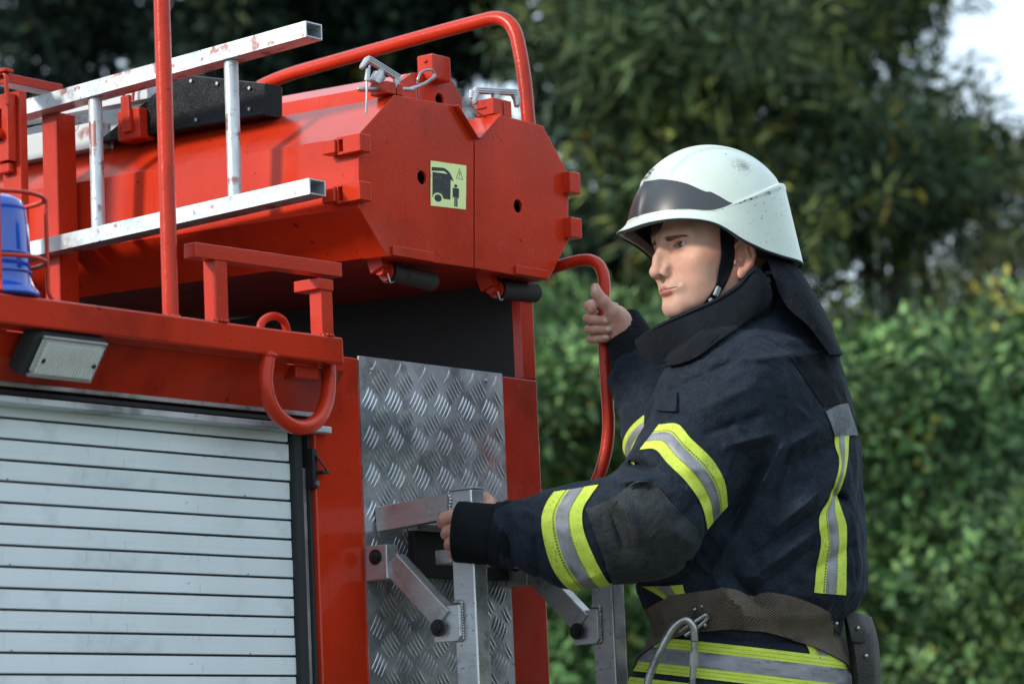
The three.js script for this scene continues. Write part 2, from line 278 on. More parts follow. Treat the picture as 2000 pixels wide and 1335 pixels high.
// ---- tread plate with raised five-bar pattern
const PX0 = -0.4785, PX1 = -0.1015, PY1 = 2.2165, PY0 = 1.40;
{
  const blot = marks(marks(paintPixels(512, (i, j, k) => { const w = clamp((N1[k] - 0.45) * 3), q = clamp((N2[k] - 0.56) * 6); const c = [206, 208, 211], d = [150, 140, 142], e = [112, 118, 124]; return c.map((v, n) => lerp(lerp(v, d[n], w * 0.65), e[n], q * 0.55) + 22 * (N3[k] - 0.5)); }), 120, 14, 0.8, ['rgba(60,58,60,.5)', 'rgba(240,244,248,.5)', 'rgba(150,70,70,.35)']), 26, 5, 2.4, ['rgba(58,48,48,.5)']);
  const r1 = paintPixels(512, (i, j, k) => { const v = 255 * clamp(0.30 + 0.55 * (N2[k] - 0.45) + 0.12 * (N3[k] - 0.5), 0.12, 0.9); return [v, v, v]; });
  M.tread = new THREE.MeshPhysicalMaterial({ color: new THREE.Color().setRGB(0.80, 0.81, 0.83), metalness: 0.7, map: texOf(blot, 0.42, true), roughness: 1, roughnessMap: texOf(r1, 0.31), bumpMap: texOf(r1, 0.2), bumpScale: 0.0006 });
  M.treadBar = new THREE.MeshPhysicalMaterial({ color: new THREE.Color().setRGB(0.86, 0.87, 0.88), metalness: 0.92, map: texOf(blot, 0.42, true), roughness: 0.3 });
  const tp = mesh('tread_plate', bx(PX0, PX1, PY0, PY1, 0.0002, 0.003, 0.0004), M.tread, truck);
  // one raised bar: a lens-shaped ridge, slightly curved
  const ridge = (ox, oy, ang, L) => {
    const P = [], I = [], n = 6, W = 0.0021, H = 0.0019, ca = Math.cos(ang), sa = Math.sin(ang);
    for (let i = 0; i <= n; i++) { const t = i / n * 2 - 1, w = W * Math.sqrt(Math.max(0.0, 1 - t * t)) + 0.0001, hh = H * (1 - t * t * t * t), cx = t * L / 2, cy = 0.0022 * (t * t - 0.4); for (const [a, b] of [[-w, 0], [-w * 0.55, hh * 0.8], [w * 0.55, hh * 0.8], [w, 0]]) { const x = cx, y = cy + a; P.push(ox + x * ca - y * sa, oy + x * sa + y * ca, b); } }
    for (let i = 0; i < n; i++) for (let k = 0; k < 3; k++) { const a = i * 4 + k; I.push(a, a + 4, a + 1, a + 1, a + 4, a + 5); }
    const g = new THREE.BufferGeometry(); g.setAttribute('position', new THREE.Float32BufferAttribute(P, 3)); g.setIndex(I); g.computeVertexNormals(); return g;
  };
  const cx = 0.0635, cy = 0.0608;
  for (let j = 0; j < 28; j++) for (let i = -1; i < 13; i++) {
    const alt = (j & 1), gx = PX0 + 0.021 + i * cx + (alt ? cx / 2 : 0), gy = PY1 - 0.008 - j * cy / 2;
    if (gx > PX1 + 0.03 || gx < PX0 - 0.03 || gy < PY0 + 0.015) continue;
    const odd = alt, ang = odd ? -0.92 : 0.98, parts = [];
    for (let k = -2; k <= 2; k++) {
      const ox = gx - Math.sin(ang) * k * 0.0084, oy = gy + Math.cos(ang) * k * 0.0084, L = 0.039 - Math.abs(k) * 0.0036;
      const ex = Math.abs(Math.cos(ang)) * L / 2, ey = Math.abs(Math.sin(ang)) * L / 2;
      if (ox - ex < PX0 + 0.001 || ox + ex > PX1 - 0.001 || oy + ey > PY1 - 0.001) continue;
      parts.push(ridge(ox, oy, ang, L));
    }
    if (parts.length) mesh('tread_bars', mergeGeometries(parts).translate(0, 0, 0.003), M.treadBar, tp);
  }
  for (const [x, y] of [[-0.447, 2.196], [-0.148, 2.201]]) mesh('rivet', new THREE.SphereGeometry(0.004, 14, 8, 0, 6.3, 0, 1.57).scale(1, 0.6, 1).rotateX(Math.PI / 2).translate(x, y, 0.003), M.steel, tp);
  // dark colour of the panel stands in for the step recess shade; aluminium lip above
  mesh('recess_shade_panel', bx(-0.372, -0.125, 1.862, 1.936, 0.0032, 0.018, 0.002), M.blackSteel, tp);
  mesh('step_lip', bx(-0.372, -0.125, 1.9365, 1.949, 0.0033, 0.024, 0.002), M.aluDull, tp);
}
// ---- folding rear ladder
{
  const x0 = [-0.456, -0.090], W = 0.034, z0 = 0.160, z1 = 0.204;
  const main = mesh('rear_ladder', bx(-0.405, -0.08, 1.8755, 1.8985, 0.085, 0.118, 0.002), M.alu, truck);
  for (let k = 0; k < 5; k++) mesh('rung', bx(-0.4218, -0.0902, 1.52 - k * 0.26, 1.55 - k * 0.26, 0.166, 0.198, 0.004), M.alu, main);
  mesh('foot_tread', bx(-0.4215, -0.0905, 1.957, 1.962, 0.03, 0.1595, 0.001), M.aluDull, main);
  x0.forEach((x, s) => {
    mesh('stile', join(bx(x, x + W, 0.45, 1.984, z0, z1, 0.003)), s ? M.aluDull : M.alu, main);
    mesh('stile_cap', bx(x - 0.0008, x + W + 0.0008, 1.9843, 1.9875, z0 - 0.0008, z1 + 0.0008, 0.001), M.alu, main);
    mesh('top_arm', bar([x + 0.012, 1.9525, 0.006], [x + 0.012, 1.962, 0.1595], 0.022, 0.040), M.aluDull, main);
    const bl = mesh('pivot_block', bx(x - 0.026, x + 0.004, 1.853, 1.909, 0.0032, 0.049, 0.003), M.aluDull, main);
    mesh('pivot_bolt', hexBolt([x - 0.026, 1.890, 0.026], [-1, 0, 0], 0.0085, 0.008), M.blackSteel, main); void bl;
    const a = V(x - 0.006, 1.880, 0.047), b = V(x - 0.006, 1.782, 0.150), up = V(0, 0.72, 0.69);
    const st = mesh('strut', join(bar(a, b, 0.024, 0.038, up, 0.002)), M.aluDull, main);
    mesh('strut_collar', bar(a.clone().lerp(b, 0.28), a.clone().lerp(b, 0.285), 0.0255, 0.0395, up, 0.0005), M.aluDull, st);
    const cl = mesh('clevis_plate', plate([[0, 0], [0.045, 0], [0.052, 0.008], [0.052, 0.056], [0.02, 0.056], [0, 0.035]], 0.006, 0.001).rotateY(-Math.PI / 2).translate(x - 0.012 + 0.006, 1.748, 0.128), M.alu, main);
    mesh('clevis_bolt', hexBolt([x - 0.0185, 1.770, 0.142], [-1, 0, 0], 0.0095, 0.008), M.blackSteel, main); void cl;
    // weld bead: overlapping ripples
    const bead = []; for (let k = 0; k < 14; k++) bead.push(new THREE.SphereGeometry(0.0046, 10, 7).scale(0.55, 0.75, 1).translate(x - 0.0022, 1.752 + k * 0.0042, 0.1765 + Math.sin(k * 2.1) * 0.0007));
    for (let k = 0; k < 5; k++) bead.push(new THREE.SphereGeometry(0.004, 8, 6).translate(x - 0.001, 1.750 + (k % 2) * 0.001, 0.162 + k * 0.003), new THREE.SphereGeometry(0.0036, 8, 6).translate(x - 0.001, 1.809, 0.164 + k * 0.003));
    for (let k = 0; k < 7; k++) bead.push(new THREE.SphereGeometry(0.0042, 8, 6).translate(x - 0.0006, 1.946 + k * 0.005, 0.1615 + Math.sin(k * 1.7) * 0.001));
    mesh('weld_bead', mergeGeometries(bead), M.steel, main);
  });
}
// ---- roof edge rail with its fittings
const rail = mesh('roof_rail', bx(-2.45, -0.628, 2.1795, 2.2215, 0.048, 0.100, 0.004), M.red, truck);
{
  const weld = (x, y, z, r) => { const g = []; for (let k = 0; k < 16; k++) { const t = k / 16 * 6.283; g.push(new THREE.SphereGeometry(0.0032, 7, 5).translate(x + Math.cos(t) * r, y + Math.sin(k * 3.1) * 0.0012, z + Math.sin(t) * r)); } return mergeGeometries(g); };
  const pole = mesh('mast_pole', rod([-0.9905, 2.222, 0.076], [-0.9905, 3.35, 0.076], 0.0122, 24), M.redOld, truck);
  mesh('weld_bead', weld(-0.9905, 2.223, 0.076, 0.0125), M.redOld, pole);
  const fr = mesh('bracket_frame', bar([-0.9588,2.3244,0.088], [-0.6255,2.328,0.088], 0.024, 0.0225), M.redOld, truck);
  mesh('upright', bx(-0.915, -0.888, 2.222, 2.318, 0.073, 0.098, 0.002), M.redOld, fr);
  mesh('upright', bx(-0.672, -0.645, 2.222, 2.3105, 0.070, 0.095, 0.002), M.redOld, fr);
  mesh('tab', bx(-0.683, -0.6455, 2.293, 2.3108, 0.048, 0.0985, 0.002), M.redOld, fr);
  mesh('weld_bead', join(weld(-0.9015, 2.2225, 0.0855, 0.016), weld(-0.658, 2.2225, 0.083, 0.016)), M.redOld, fr);
  const hook = [[-0.7957,2.1833,0.092], [-0.807,2.1391,0.094], [-0.795,2.1009,0.095], [-0.7624,2.0789,0.095], [-0.7216,2.0755,0.092], [-0.677,2.0918,0.085], [-0.6446,2.1239,0.075], [-0.6272,2.1639,0.066], [-0.6214,2.1893,0.06]];
  const curve = new THREE.CatmullRomCurve3(hook.map((p) => V(p)));
  const hk = mesh('tow_hook', sweep(curve.getPoints(60), () => 0.0118, 20), M.redOld, truck);
  mesh('weld_bead', weld(hook[0][0], 2.1795, hook[0][2], 0.012), M.redOld, hk);
  const arch = new THREE.CatmullRomCurve3([[-0.7439,2.2188,0.03], [-0.7418,2.2397,0.03], [-0.7283,2.2513,0.03], [-0.7067,2.2565,0.03], [-0.6891,2.2509,0.03], [-0.6815,2.2362,0.03], [-0.6812,2.2177,0.03]].map((p) => V(p)));
  mesh('lashing_eye', sweep(arch.getPoints(30), () => 0.0065, 14), M.redOld, truck);
  mesh('hook_plate', bx(-0.70, -0.645, 2.158, 2.178, 0.02, 0.062, 0.002), M.redOld, truck);
}
// ---- work light under the rail
{
  const lx = -1.208, ly = 2.143, lz = 0.078;
  const q = new THREE.Matrix4().makeRotationX(0.62).scale(V(0.92, 0.95, 0.95)).setPosition(lx, ly, lz);
  const put = (g) => g.applyMatrix4(q);
  const hs = [[-0.078, -0.036], [0.070, -0.036], [0.078, -0.028], [0.078, 0.026], [0.066, 0.036], [-0.064, 0.036], [-0.078, 0.024]];
  const wl = mesh('work_light', put(join(plate(hs, 0.03, 0.004).translate(0, 0, -0.034), new THREE.SphereGeometry(0.05, 24, 12, 0, 6.3, 0, 1.57).scale(1.25, 0.5, 0.66).rotateX(-Math.PI / 2).translate(0, 0, -0.03))), M.rubber, truck);
  mesh('light_bracket', join(bx(lx - 0.012, lx + 0.012, 2.16, 2.1795, 0.05, 0.08, 0.002)), M.blackSteel, wl);
  const ribs = paintPixels(256, (i, j) => { const v = 128 + 70 * Math.sin(i / 256 * 6.283 * 20) + 56 * Math.sin(j / 256 * 6.283 * 9); return [v, v, v]; });
  const refl = mesh('reflector', put(bx(-0.062, 0.062, -0.026, 0.026, -0.008, -0.002, 0.001)), new THREE.MeshStandardMaterial({ color: 0xf4f2ea, metalness: 0.15, roughness: 0.4 }), wl); void refl;
  const lensM = new THREE.MeshPhysicalMaterial({ color: 0xf8faf8, transmission: 0.8, thickness: 0, roughness: 0.12, bumpMap: texOf(ribs), bumpScale: 0.003, specularIntensity: 1 });
  const lg = new RoundedBoxGeometry(0.132, 0.058, 0.006, 3, 0.0028); const lp = lg.attributes.position, luv = lg.attributes.uv; for (let i = 0; i < lp.count; i++) luv.setXY(i, lp.getX(i) / 0.132 + 0.5, lp.getY(i) / 0.058 + 0.5);
  mesh('lens', put(lg.translate(0, 0, 0.003)), lensM, wl, true);
  // moulded ribs of the lens, upright bars
  const ribM = new THREE.MeshPhysicalMaterial({ color: 0xf2f5f2, transmission: 0.35, thickness: 0, roughness: 0.15 });
  for (let k = -10; k <= 10; k++) mesh('lens_rib', put(rod([k * 0.0058, -0.0255, 0.0058], [k * 0.0058, 0.0255, 0.0058], 0.0019, 8)), ribM, wl);
  for (const s of [-1, 1]) mesh('screw', put(rod([s * 0.054, -0.004, 0.004], [s * 0.054, -0.004, 0.0086], 0.0036, 14)), M.blackSteel, wl);
  mesh('light_rim', put(join(bar([-0.068, -0.0315, 0.001], [0.068, -0.0315, 0.001], 0.006, 0.005), bar([-0.068, 0.0315, 0.001], [0.068, 0.0315, 0.001], 0.006, 0.005))), M.aluDull, wl);
}
// ---- blue beacon in its wire guard
{
  const c = [-1.312, 2.2225, 0.04];
  const prof = [[0.0, 0.0], [0.066, 0.0], [0.067, 0.006], [0.060, 0.014], [0.0555, 0.024], [0.0535, 0.034], [0.0535, 0.04], [0.052, 0.1], [0.049, 0.128], [0.044, 0.139], [0.034, 0.1455], [0.0, 0.148]].map((p) => new THREE.Vector2(...p));
  const glass = new THREE.MeshPhysicalMaterial({ color: new THREE.Color().setRGB(0.002, 0.075, 0.50), roughness: 0.14, clearcoat: 0.8, clearcoatRoughness: 0.06, transmission: 0.12, thickness: 0, specularIntensity: 0.8 });
  const b = mesh('beacon', new THREE.LatheGeometry(prof, 56).translate(...c), glass, truck);
  mesh('beacon_core', new THREE.LatheGeometry([[0, 0.002], [0.03, 0.002], [0.03, 0.05], [0.022, 0.06], [0.022, 0.11], [0, 0.12]].map((p) => new THREE.Vector2(...p)), 24).translate(...c), M.steel, b);
  for (const h of [0.036, 0.062]) mesh('dome_ring', new THREE.TorusGeometry(0.0542 - (h - 0.036) * 0.03, 0.0022, 10, 60).rotateX(Math.PI / 2).translate(c[0], c[1] + h, c[2]), glass, b);
  const R = 0.074;
  const guard = mesh('beacon_guard', new THREE.TorusGeometry(R, 0.0032, 10, 64).rotateX(Math.PI / 2).translate(c[0], c[1] + 0.142, c[2]), M.redOld, truck);
  mesh('guard_ring', new THREE.TorusGeometry(R, 0.0032, 10, 64).rotateX(Math.PI / 2).translate(c[0], c[1] + 0.052, c[2]), M.redOld, guard);
  for (const a of [0.55, -0.25, 2.2, 3.4, 4.7]) { const x = Math.cos(a), z = Math.sin(a); mesh('guard_rod', bentTube([[c[0] + x * (R + 0.0045), c[1] + 0.146, c[2] + z * (R + 0.0045)], [c[0] + x * (R + 0.0045), c[1] + 0.012, c[2] + z * (R + 0.0045)], [c[0] + x * (R + 0.012), c[1] - 0.0, c[2] + z * (R + 0.012)]], 0.0032, 0.012, 10), M.redOld, guard); }
}
// ---- octagonal storage boxes on the roof, dipping slightly towards the rear
const tiltY = (g, z0 = 0.05, k = -0.03) => { const p = g.attributes.position; for (let i = 0; i < p.count; i++) p.setY(i, p.getY(i) + k * (p.getZ(i) - z0)); g.computeVertexNormals(); return g; };
const grow = (pts, d) => { const cx = pts.reduce((s, p) => s + p[0], 0) / pts.length, cy = pts.reduce((s, p) => s + p[1], 0) / pts.length; return pts.map(([x, y]) => { const l = Math.hypot(x - cx, y - cy); return [x + (x - cx) / l * d, y + (y - cy) / l * d]; }); };
const octL = [[-0.4551, 2.3749], [-0.2285, 2.3792], [-0.2138, 2.6017], [-0.2656, 2.6513], [-0.4198, 2.6461], [-0.5145, 2.5673], [-0.5212, 2.4469]];
const octR = [[-0.2245, 2.3794], [-0.023, 2.3782], [0.0417, 2.4551], [0.0507, 2.574], [-0.0176, 2.6511], [-0.1472, 2.6534], [-0.2098, 2.6017]];
function storageBox(oct, hole, blocks, len) {
  const b = mesh('storage_box', tiltY(pipe(grow(oct, -0.0025), 0.006, len).translate(0, 0, 0.0 - len)), M.red, truck);
  mesh('end_cap', tiltY(pipe(grow(oct, -0.001), 0.006, 0.0435).translate(0, 0, 0.0006)), M.red, b);
  mesh('end_plate', plate(oct, 0.006, 0.0012, [[...hole, 0.0115, 0.0115]]).translate(0, 0, 0.0445), M.red, b);
  mesh('front_plate', tiltY(plate(grow(oct, -0.009), 0.006, 0.001).translate(0, 0, -len + 0.01)), M.red, b);
  for (const [x0, x1, y0, y1] of blocks) {
    const L = x0 < -0.3;   // a short tube end, its slot open to the side
    mesh('hinge_block', join(bx(x0, x1, y0, y1, 0.031, 0.068, 0.002), bx(x0, x1, y0, y1, 0.0198, 0.0225, 0.001), bx(x0 + 0.0006, x1 - 0.0006, y0 + 0.0006, y0 + 0.0045, 0.0225, 0.031, 0), bx(x0 + 0.0006, x1 - 0.0006, y1 - 0.0045, y1 - 0.0006, 0.0225, 0.031, 0)), M.red, b);
    mesh('hinge_knuckle', bx(L ? x0 - 0.006 : x1 - 0.016, L ? x0 + 0.016 : x1 + 0.006, y0 + 0.003, y1 - 0.003, -0.008, 0.0195, 0.003), M.red, b);
  }
  return b;
}
const boxL = storageBox(octL, [-0.3565, 2.5165], [[-0.533, -0.506, 2.5355, 2.565], [-0.538, -0.508, 2.4555, 2.487]], 2.6);
const boxR = storageBox(octR, [-0.0985, 2.4995], [[0.032, 0.062, 2.5375, 2.575], [0.030, 0.060, 2.4585, 2.494]], 2.6);
{
  mesh('bottom_flange', bx(-0.444, -0.34, 2.377, 2.393, 0.0512, 0.056, 0.001), M.red, boxL);
  mesh('bottom_flange', bx(-0.118, -0.027, 2.380, 2.395, 0.0512, 0.056, 0.001), M.red, boxR);
  mesh('corner_flange', bar([-0.2145, 2.600, 0.036], [-0.2665, 2.650, 0.036], 0.003, 0.052, V(0, 0, 1)), M.red, boxL);
  mesh('corner_flange', bar([-0.2085, 2.601, 0.036], [-0.1475, 2.652, 0.036], 0.003, 0.052, V(0, 0, 1)), M.red, boxR);
  mesh('gusset', plate([[-0.25, 2.55], [-0.17, 2.55], [-0.155, 2.628], [-0.262, 2.635]], 0.004, 0.0005).translate(0, 0, -0.045), M.red, boxL);
  // warning sticker, peeling at the corners
  const w = 280, h = 356, cv = canvasOf(w, h), x = cv.getContext('2d');
  x.fillStyle = '#d9e69c'; x.fillRect(0, 0, w, h);
  for (let i = 0; i < 500; i++) { x.fillStyle = ['rgba(255,255,235,.25)', 'rgba(140,150,90,.2)'][i % 2]; x.fillRect(rnd() * w, rnd() * h, 1 + rnd() * 3, 1 + rnd() * 3); }
  x.fillStyle = '#0d1518'; x.strokeStyle = '#0d1518';
  x.beginPath(); x.moveTo(8, 50); x.lineTo(96, 44); x.quadraticCurveTo(150, 52, 176, 132); x.lineTo(182, 140); x.lineTo(160, 134); x.quadraticCurveTo(140, 80, 100, 70); x.lineTo(8, 80); x.fill();
  x.fillRect(14, 88, 142, 200); x.beginPath(); x.moveTo(14, 286); x.lineTo(150, 292); x.lineTo(150, 260); x.lineTo(14, 250); x.fill();
  x.fillStyle = '#d9e69c'; x.beginPath(); x.arc(58, 288, 40, 0, 7); x.fill(); x.fillStyle = '#0d1518'; x.beginPath(); x.arc(58, 290, 29, 0, 7); x.fill();
  x.beginPath(); x.arc(197, 176, 13, 0, 7); x.fill(); x.fillRect(178, 192, 40, 74); x.fillRect(186, 260, 12, 82); x.fillRect(201, 260, 12, 82); x.fillRect(172, 196, 7, 78); x.fillRect(217, 196, 7, 78);
  x.lineWidth = 4; x.beginPath(); x.moveTo(226, 36); x.lineTo(202, 112); x.lineTo(252, 118); x.closePath(); x.stroke(); x.fillRect(224, 62, 6, 30); x.fillRect(224, 98, 6, 6);
  for (let i = 0; i < 26; i++) { x.fillStyle = 'rgba(215,225,170,.8)'; x.fillRect(16 + rnd() * 130, 94 + rnd() * 180, 1 + rnd() * 5, 1 + rnd() * 4); }
  for (let i = 0; i < 30; i++) { x.fillStyle = 'rgba(140,60,40,.5)'; const e = rnd() * 4 | 0; x.fillRect(e < 2 ? rnd() * w : (e - 2) * (w - 4), e < 2 ? e * (h - 4) : rnd() * h, 2 + rnd() * 6, 2 + rnd() * 5); }
  const st = new THREE.PlaneGeometry(1, 1, 1, 1), P = [[-0.3336,2.548,0.0515], [-0.2383,2.5518,0.0515], [-0.3384,2.4718,0.0515], [-0.2447,2.4761,0.0515]];
  P.forEach((p, i) => st.attributes.position.setXYZ(i, ...p)); st.computeVertexNormals();
  mesh('warning_sticker', st, new THREE.MeshStandardMaterial({ map: texOf(cv, 0, true), roughness: 0.45 }), boxL, true);
}
// pull handles: ribbed cast T-grips on a red socket, with a wire lanyard
function tGrip(name, centre, dir, L, parent) {
  const s = [[-0.5, -0.17], [-0.47, -0.24], [-0.40, -0.24], [-0.37, -0.1], [-0.33, -0.02], [-0.08, -0.01], [-0.065, -0.26], [0.065, -0.26], [0.08, -0.01], [0.33, -0.02], [0.37, -0.1], [0.40, -0.24], [0.47, -0.24], [0.5, -0.17], [0.485, 0.04], [0.44, 0.11], [-0.44, 0.11], [-0.485, 0.04]].map(([a, b]) => [a * L, b * L]);
  const X = V(dir).normalize(), Z = X.clone().cross(V(0, 1, 0)).normalize(), Y = Z.clone().cross(X);
  const m = new THREE.Matrix4().makeBasis(X, Y, Z).setPosition(...centre);
  const g = mesh(name, plate(s, 0.016, 0.004).translate(0, 0, -0.008).applyMatrix4(m), M.cast, parent);
  for (const k of [-1, 0, 1]) mesh('grip_rib', bar([-0.42 * L, 0.035 * L + k * 0.0035, 0.0085], [0.42 * L, 0.035 * L + k * 0.0035, 0.0085], 0.0028, 0.0018).applyMatrix4(m), M.cast, parent);
  mesh('grip_stem', rod([0, -0.12 * L, 0], [0, -0.36 * L, 0], 0.0115, 18).applyMatrix4(m), M.cast, parent);
  return g;
}
{
  mesh('latch_socket', bx(-0.436, -0.4128, 2.6475, 2.668, 0.012, 0.049, 0.002), M.red, boxL);
  mesh('latch_socket', bx(-0.4095, -0.394, 2.6475, 2.668, 0.012, 0.049, 0.002), M.red, boxL);
  tGrip('pull_handle', [-0.4246,2.6899,0.03], [0.6, -0.40, 0.35], 0.072, boxL);
  mesh('lanyard', sweep(new THREE.CatmullRomCurve3([[-0.4917,2.682,0.06], [-0.5017,2.6615,0.062], [-0.5049,2.6273,0.062], [-0.5053,2.6006,0.06]].map((p) => V(p))).getPoints(20), () => 0.0019, 8), M.steel, boxL);
  mesh('lanyard_ferrule', rod([-0.4972,2.675,0.061], [-0.5033,2.6545,0.062], 0.0042, 12), M.cast, boxL);
  mesh('locking_pin', join(rod([-0.4812,2.6497,0.03], [-0.3467,2.6689,0.03], 0.0042, 12), new THREE.SphereGeometry(0.0046, 12, 8).scale(1.6, 1, 1).translate(...[-0.4812,2.6497,0.03])), M.steel, boxL);
  mesh('pin_loop', sweep(new THREE.CatmullRomCurve3([[-0.3547,2.6686,0.03], [-0.3301,2.6774,0.03], [-0.3024,2.6903,0.03], [-0.2867,2.7023,0.03], [-0.2917,2.7094,0.03], [-0.3094,2.7076,0.03], [-0.3261,2.6989,0.03], [-0.3322,2.6876,0.03], [-0.322,2.6769,0.02], [-0.3093,2.663,0.01]].map((p) => V(p))).getPoints(60), (t) => t < 0.35 ? 0.0032 : 0.0021, 8), M.steel, boxL);
  mesh('latch_socket', bx(-0.149, -0.1238, 2.654, 2.683, 0.008, 0.046, 0.002), M.red, boxR);
  mesh('latch_socket', bx(-0.1205, -0.098, 2.654, 2.683, 0.008, 0.046, 0.002), M.red, boxR);
  mesh('latch_tongue', bar([-0.1519,2.6675,0.02], [-0.0997,2.6813,0.02], 0.02, 0.003), M.red, boxR);
  tGrip('pull_handle', [-0.1151,2.6971,0.025], [0.78, -0.02, 0.5], 0.088, boxR);
  mesh('lanyard', sweep(new THREE.CatmullRomCurve3([[-0.1884,2.688,0.03], [-0.1922,2.6733,0.03], [-0.1807,2.6611,0.028], [-0.159,2.6539,0.026], [-0.1273,2.6531,0.02]].map((p) => V(p))).getPoints(30), () => 0.0019, 8), M.steel, boxR);
  mesh('lanyard_ferrule', rod([-0.1895,2.6904,0.031], [-0.1932,2.6765,0.031], 0.0042, 12), M.cast, boxR);
}
// third box lying further forward between the two
{
  const P = [[-0.2183,2.6014,-0.12], [-0.0252,2.627,-0.12], [-0.0201,2.7272,-0.12], [-0.054,2.7609,-0.12], [-0.0967,2.7636,-0.12], [-0.1608,2.7519,-0.12], [-0.1969,2.7301,-0.12]];
  const h = [-0.0853,2.7157,-0.119], oc = P.map((p) => [p[0], p[1]]);
  const b = mesh('upper_box', tiltY(pipe(oc, 0.006, 2.29).translate(0, 0, -2.42), -0.12, -0.03), M.red, truck);
  mesh('end_plate', plate(oc, 0.006, 0.001, [[h[0], h[1], 0.0115, 0.0115]]).translate(0, 0, -0.1275), M.red, b);
  const q = [-0.1282,2.7444,-0.1], r = [-0.0771,2.7888,-0.1];
  mesh('latch_socket', bx(q[0], r[0], q[1], r[1], -0.135, -0.10, 0.003), M.red, b);
  mesh('socket_rivet', new THREE.SphereGeometry(0.004, 10, 8).translate(q[0], r[1] - 0.012, -0.115), M.red, b);
}
// rollers under the boxes
for (const [a, b, c] of [[[-0.3896,2.3624,0], [-0.2795,2.3573,0], [-0.413,2.3634,0]], [[-0.0975,2.3623,0], [0.0039,2.366,0], [-0.1216,2.3617,0]]]) {
  const A = V(a), B = V(b), D = B.clone().sub(A).normalize();
  const rl = mesh('loading_roller', rod(A, B, 0.0165, 28), new THREE.MeshStandardMaterial({ color: new THREE.Color().setRGB(0.035, 0.03, 0.032), roughness: 0.7, map: M.ladder.map, bumpMap: M.alu.bumpMap, bumpScale: 0.001 }), truck);
  mesh('roller_ring', rod(A.clone().addScaledVector(D, -0.003), A.clone().addScaledVector(D, -0.0005), 0.0185, 26), M.blackSteel, rl);
  mesh('roller_washer', rod(A.clone().addScaledVector(D, -0.009), A.clone().addScaledVector(D, -0.006), 0.0155, 26), M.redOld, rl);
  mesh('roller_arm', join(bar(V(c).add(V(0, 0.0, 0)), V(c).add(V(0.0, 0.028, -0.01)), 0.016, 0.03, V(0, 0, 1)), rod(A.clone().addScaledVector(D, -0.025), B.clone().addScaledVector(D, 0.008), 0.009, 16)), M.redOld, rl);
  mesh('split_pin', bentTube([A.clone().addScaledVector(D, -0.016).add(V(0, -0.006, 0.01)), A.clone().addScaledVector(D, -0.012).add(V(0, -0.022, 0.012)), A.clone().addScaledVector(D, -0.004).add(V(0, -0.018, 0.012))], 0.0013, 0.004, 8), M.steel, rl);
}
// tubular handrails
mesh('roof_handrail', bentTube([[0.02,2.6502,-0.0079], [0.02,2.763,-0.013], [0.02,2.873,-0.0344], [0.02,2.8696,-0.1739], [0.02,2.8529,-0.5669], [0.02,2.8407,-0.6445], [0.02,2.8052,-0.685]], 0.0125, 0.085, 22), M.redOld, truck);
{
  const hr = mesh('grab_handle', bentTube([[0.028, 2.372, -0.12], [0.0476,2.4169,0.01], [0.0406,2.4181,0.128], [0.0245,2.291,0.128], [0.029,2.0866,0.128], [0.005,1.9856,0.09], [0.012, 1.90, -0.02], [-0.01, 1.89, -0.08]], 0.0106, 0.062, 22), M.redOld, truck);
  mesh('handle_foot', bx(0.0008, 0.022, 1.86, 1.915, -0.1, -0.04, 0.003), M.redOld, hr);
}
mesh('marker_lug', join(bx(0.0008, 0.012, 2.085, 2.105, -0.03, -0.008, 0.003)), M.aluDull, truck);
// upright that carries the roof ladder, with a wing-screw clamp
{
  const up = mesh('ladder_post', bx(-0.668, -0.650, 2.169, 2.722, -0.610, -0.566, 0.002), M.redOld, truck);
  mesh('post_back', bx(-0.572, -0.526, 2.169, 2.70, -0.612, -0.576, 0.002), M.redOld, up);
  mesh('post_foot', bx(-0.668, -0.526, 2.1685, 2.19, -0.615, -0.575, 0.002), M.redOld, up);
  { const cs = new THREE.Shape([[0.574, 2.60], [0.612, 2.60], [0.612, 2.715], [0.574, 2.715]].map((p) => new THREE.Vector2(...p))); cs.holes.push(new THREE.Path([[0.589, 2.635], [0.589, 2.69], [0.600, 2.69], [0.600, 2.635]].map((p) => new THREE.Vector2(...p)))); mesh('clamp_cheek', new THREE.ExtrudeGeometry(cs, { depth: 0.0175, bevelEnabled: true, bevelThickness: 0.001, bevelSize: 0.001, bevelOffset: -0.001 }).rotateY(Math.PI / 2).translate(-0.687, 0, 0), M.redOld, up); }
  mesh('clamp_lug', bx(-0.682, -0.6685, 2.58, 2.599, -0.607, -0.58, 0.004), M.redOld, up);
  mesh('wing_screw', join(rod([-0.702, 2.647, -0.595], [-0.684, 2.647, -0.595], 0.011, 16), bar([-0.70, 2.65, -0.595], [-0.704, 2.68, -0.61], 0.008, 0.012)), M.redOld, up);
  mesh('clamp_arm', bar([-0.684, 2.742, -0.592], [-0.555, 2.742, -0.592], 0.034, 0.016), M.redOld, up);
  mesh('clamp_link', bentTube([[-0.69, 2.70, -0.612], [-0.692, 2.75, -0.612], [-0.692, 2.75, -0.572], [-0.69, 2.695, -0.572]], 0.0038, 0.012, 10), M.redOld, up);
  mesh('clamp_cap', bx(-0.700, -0.68, 2.75, 2.756, -0.622, -0.566, 0.001), M.redOld, up);
  mesh('swivel_lug', join(bx(-0.674, -0.668, 2.455, 2.49, -0.60, -0.585, 0.002), rod([-0.672, 2.44, -0.59], [-0.672, 2.5, -0.585], 0.006, 12)), M.redOld, up);
}
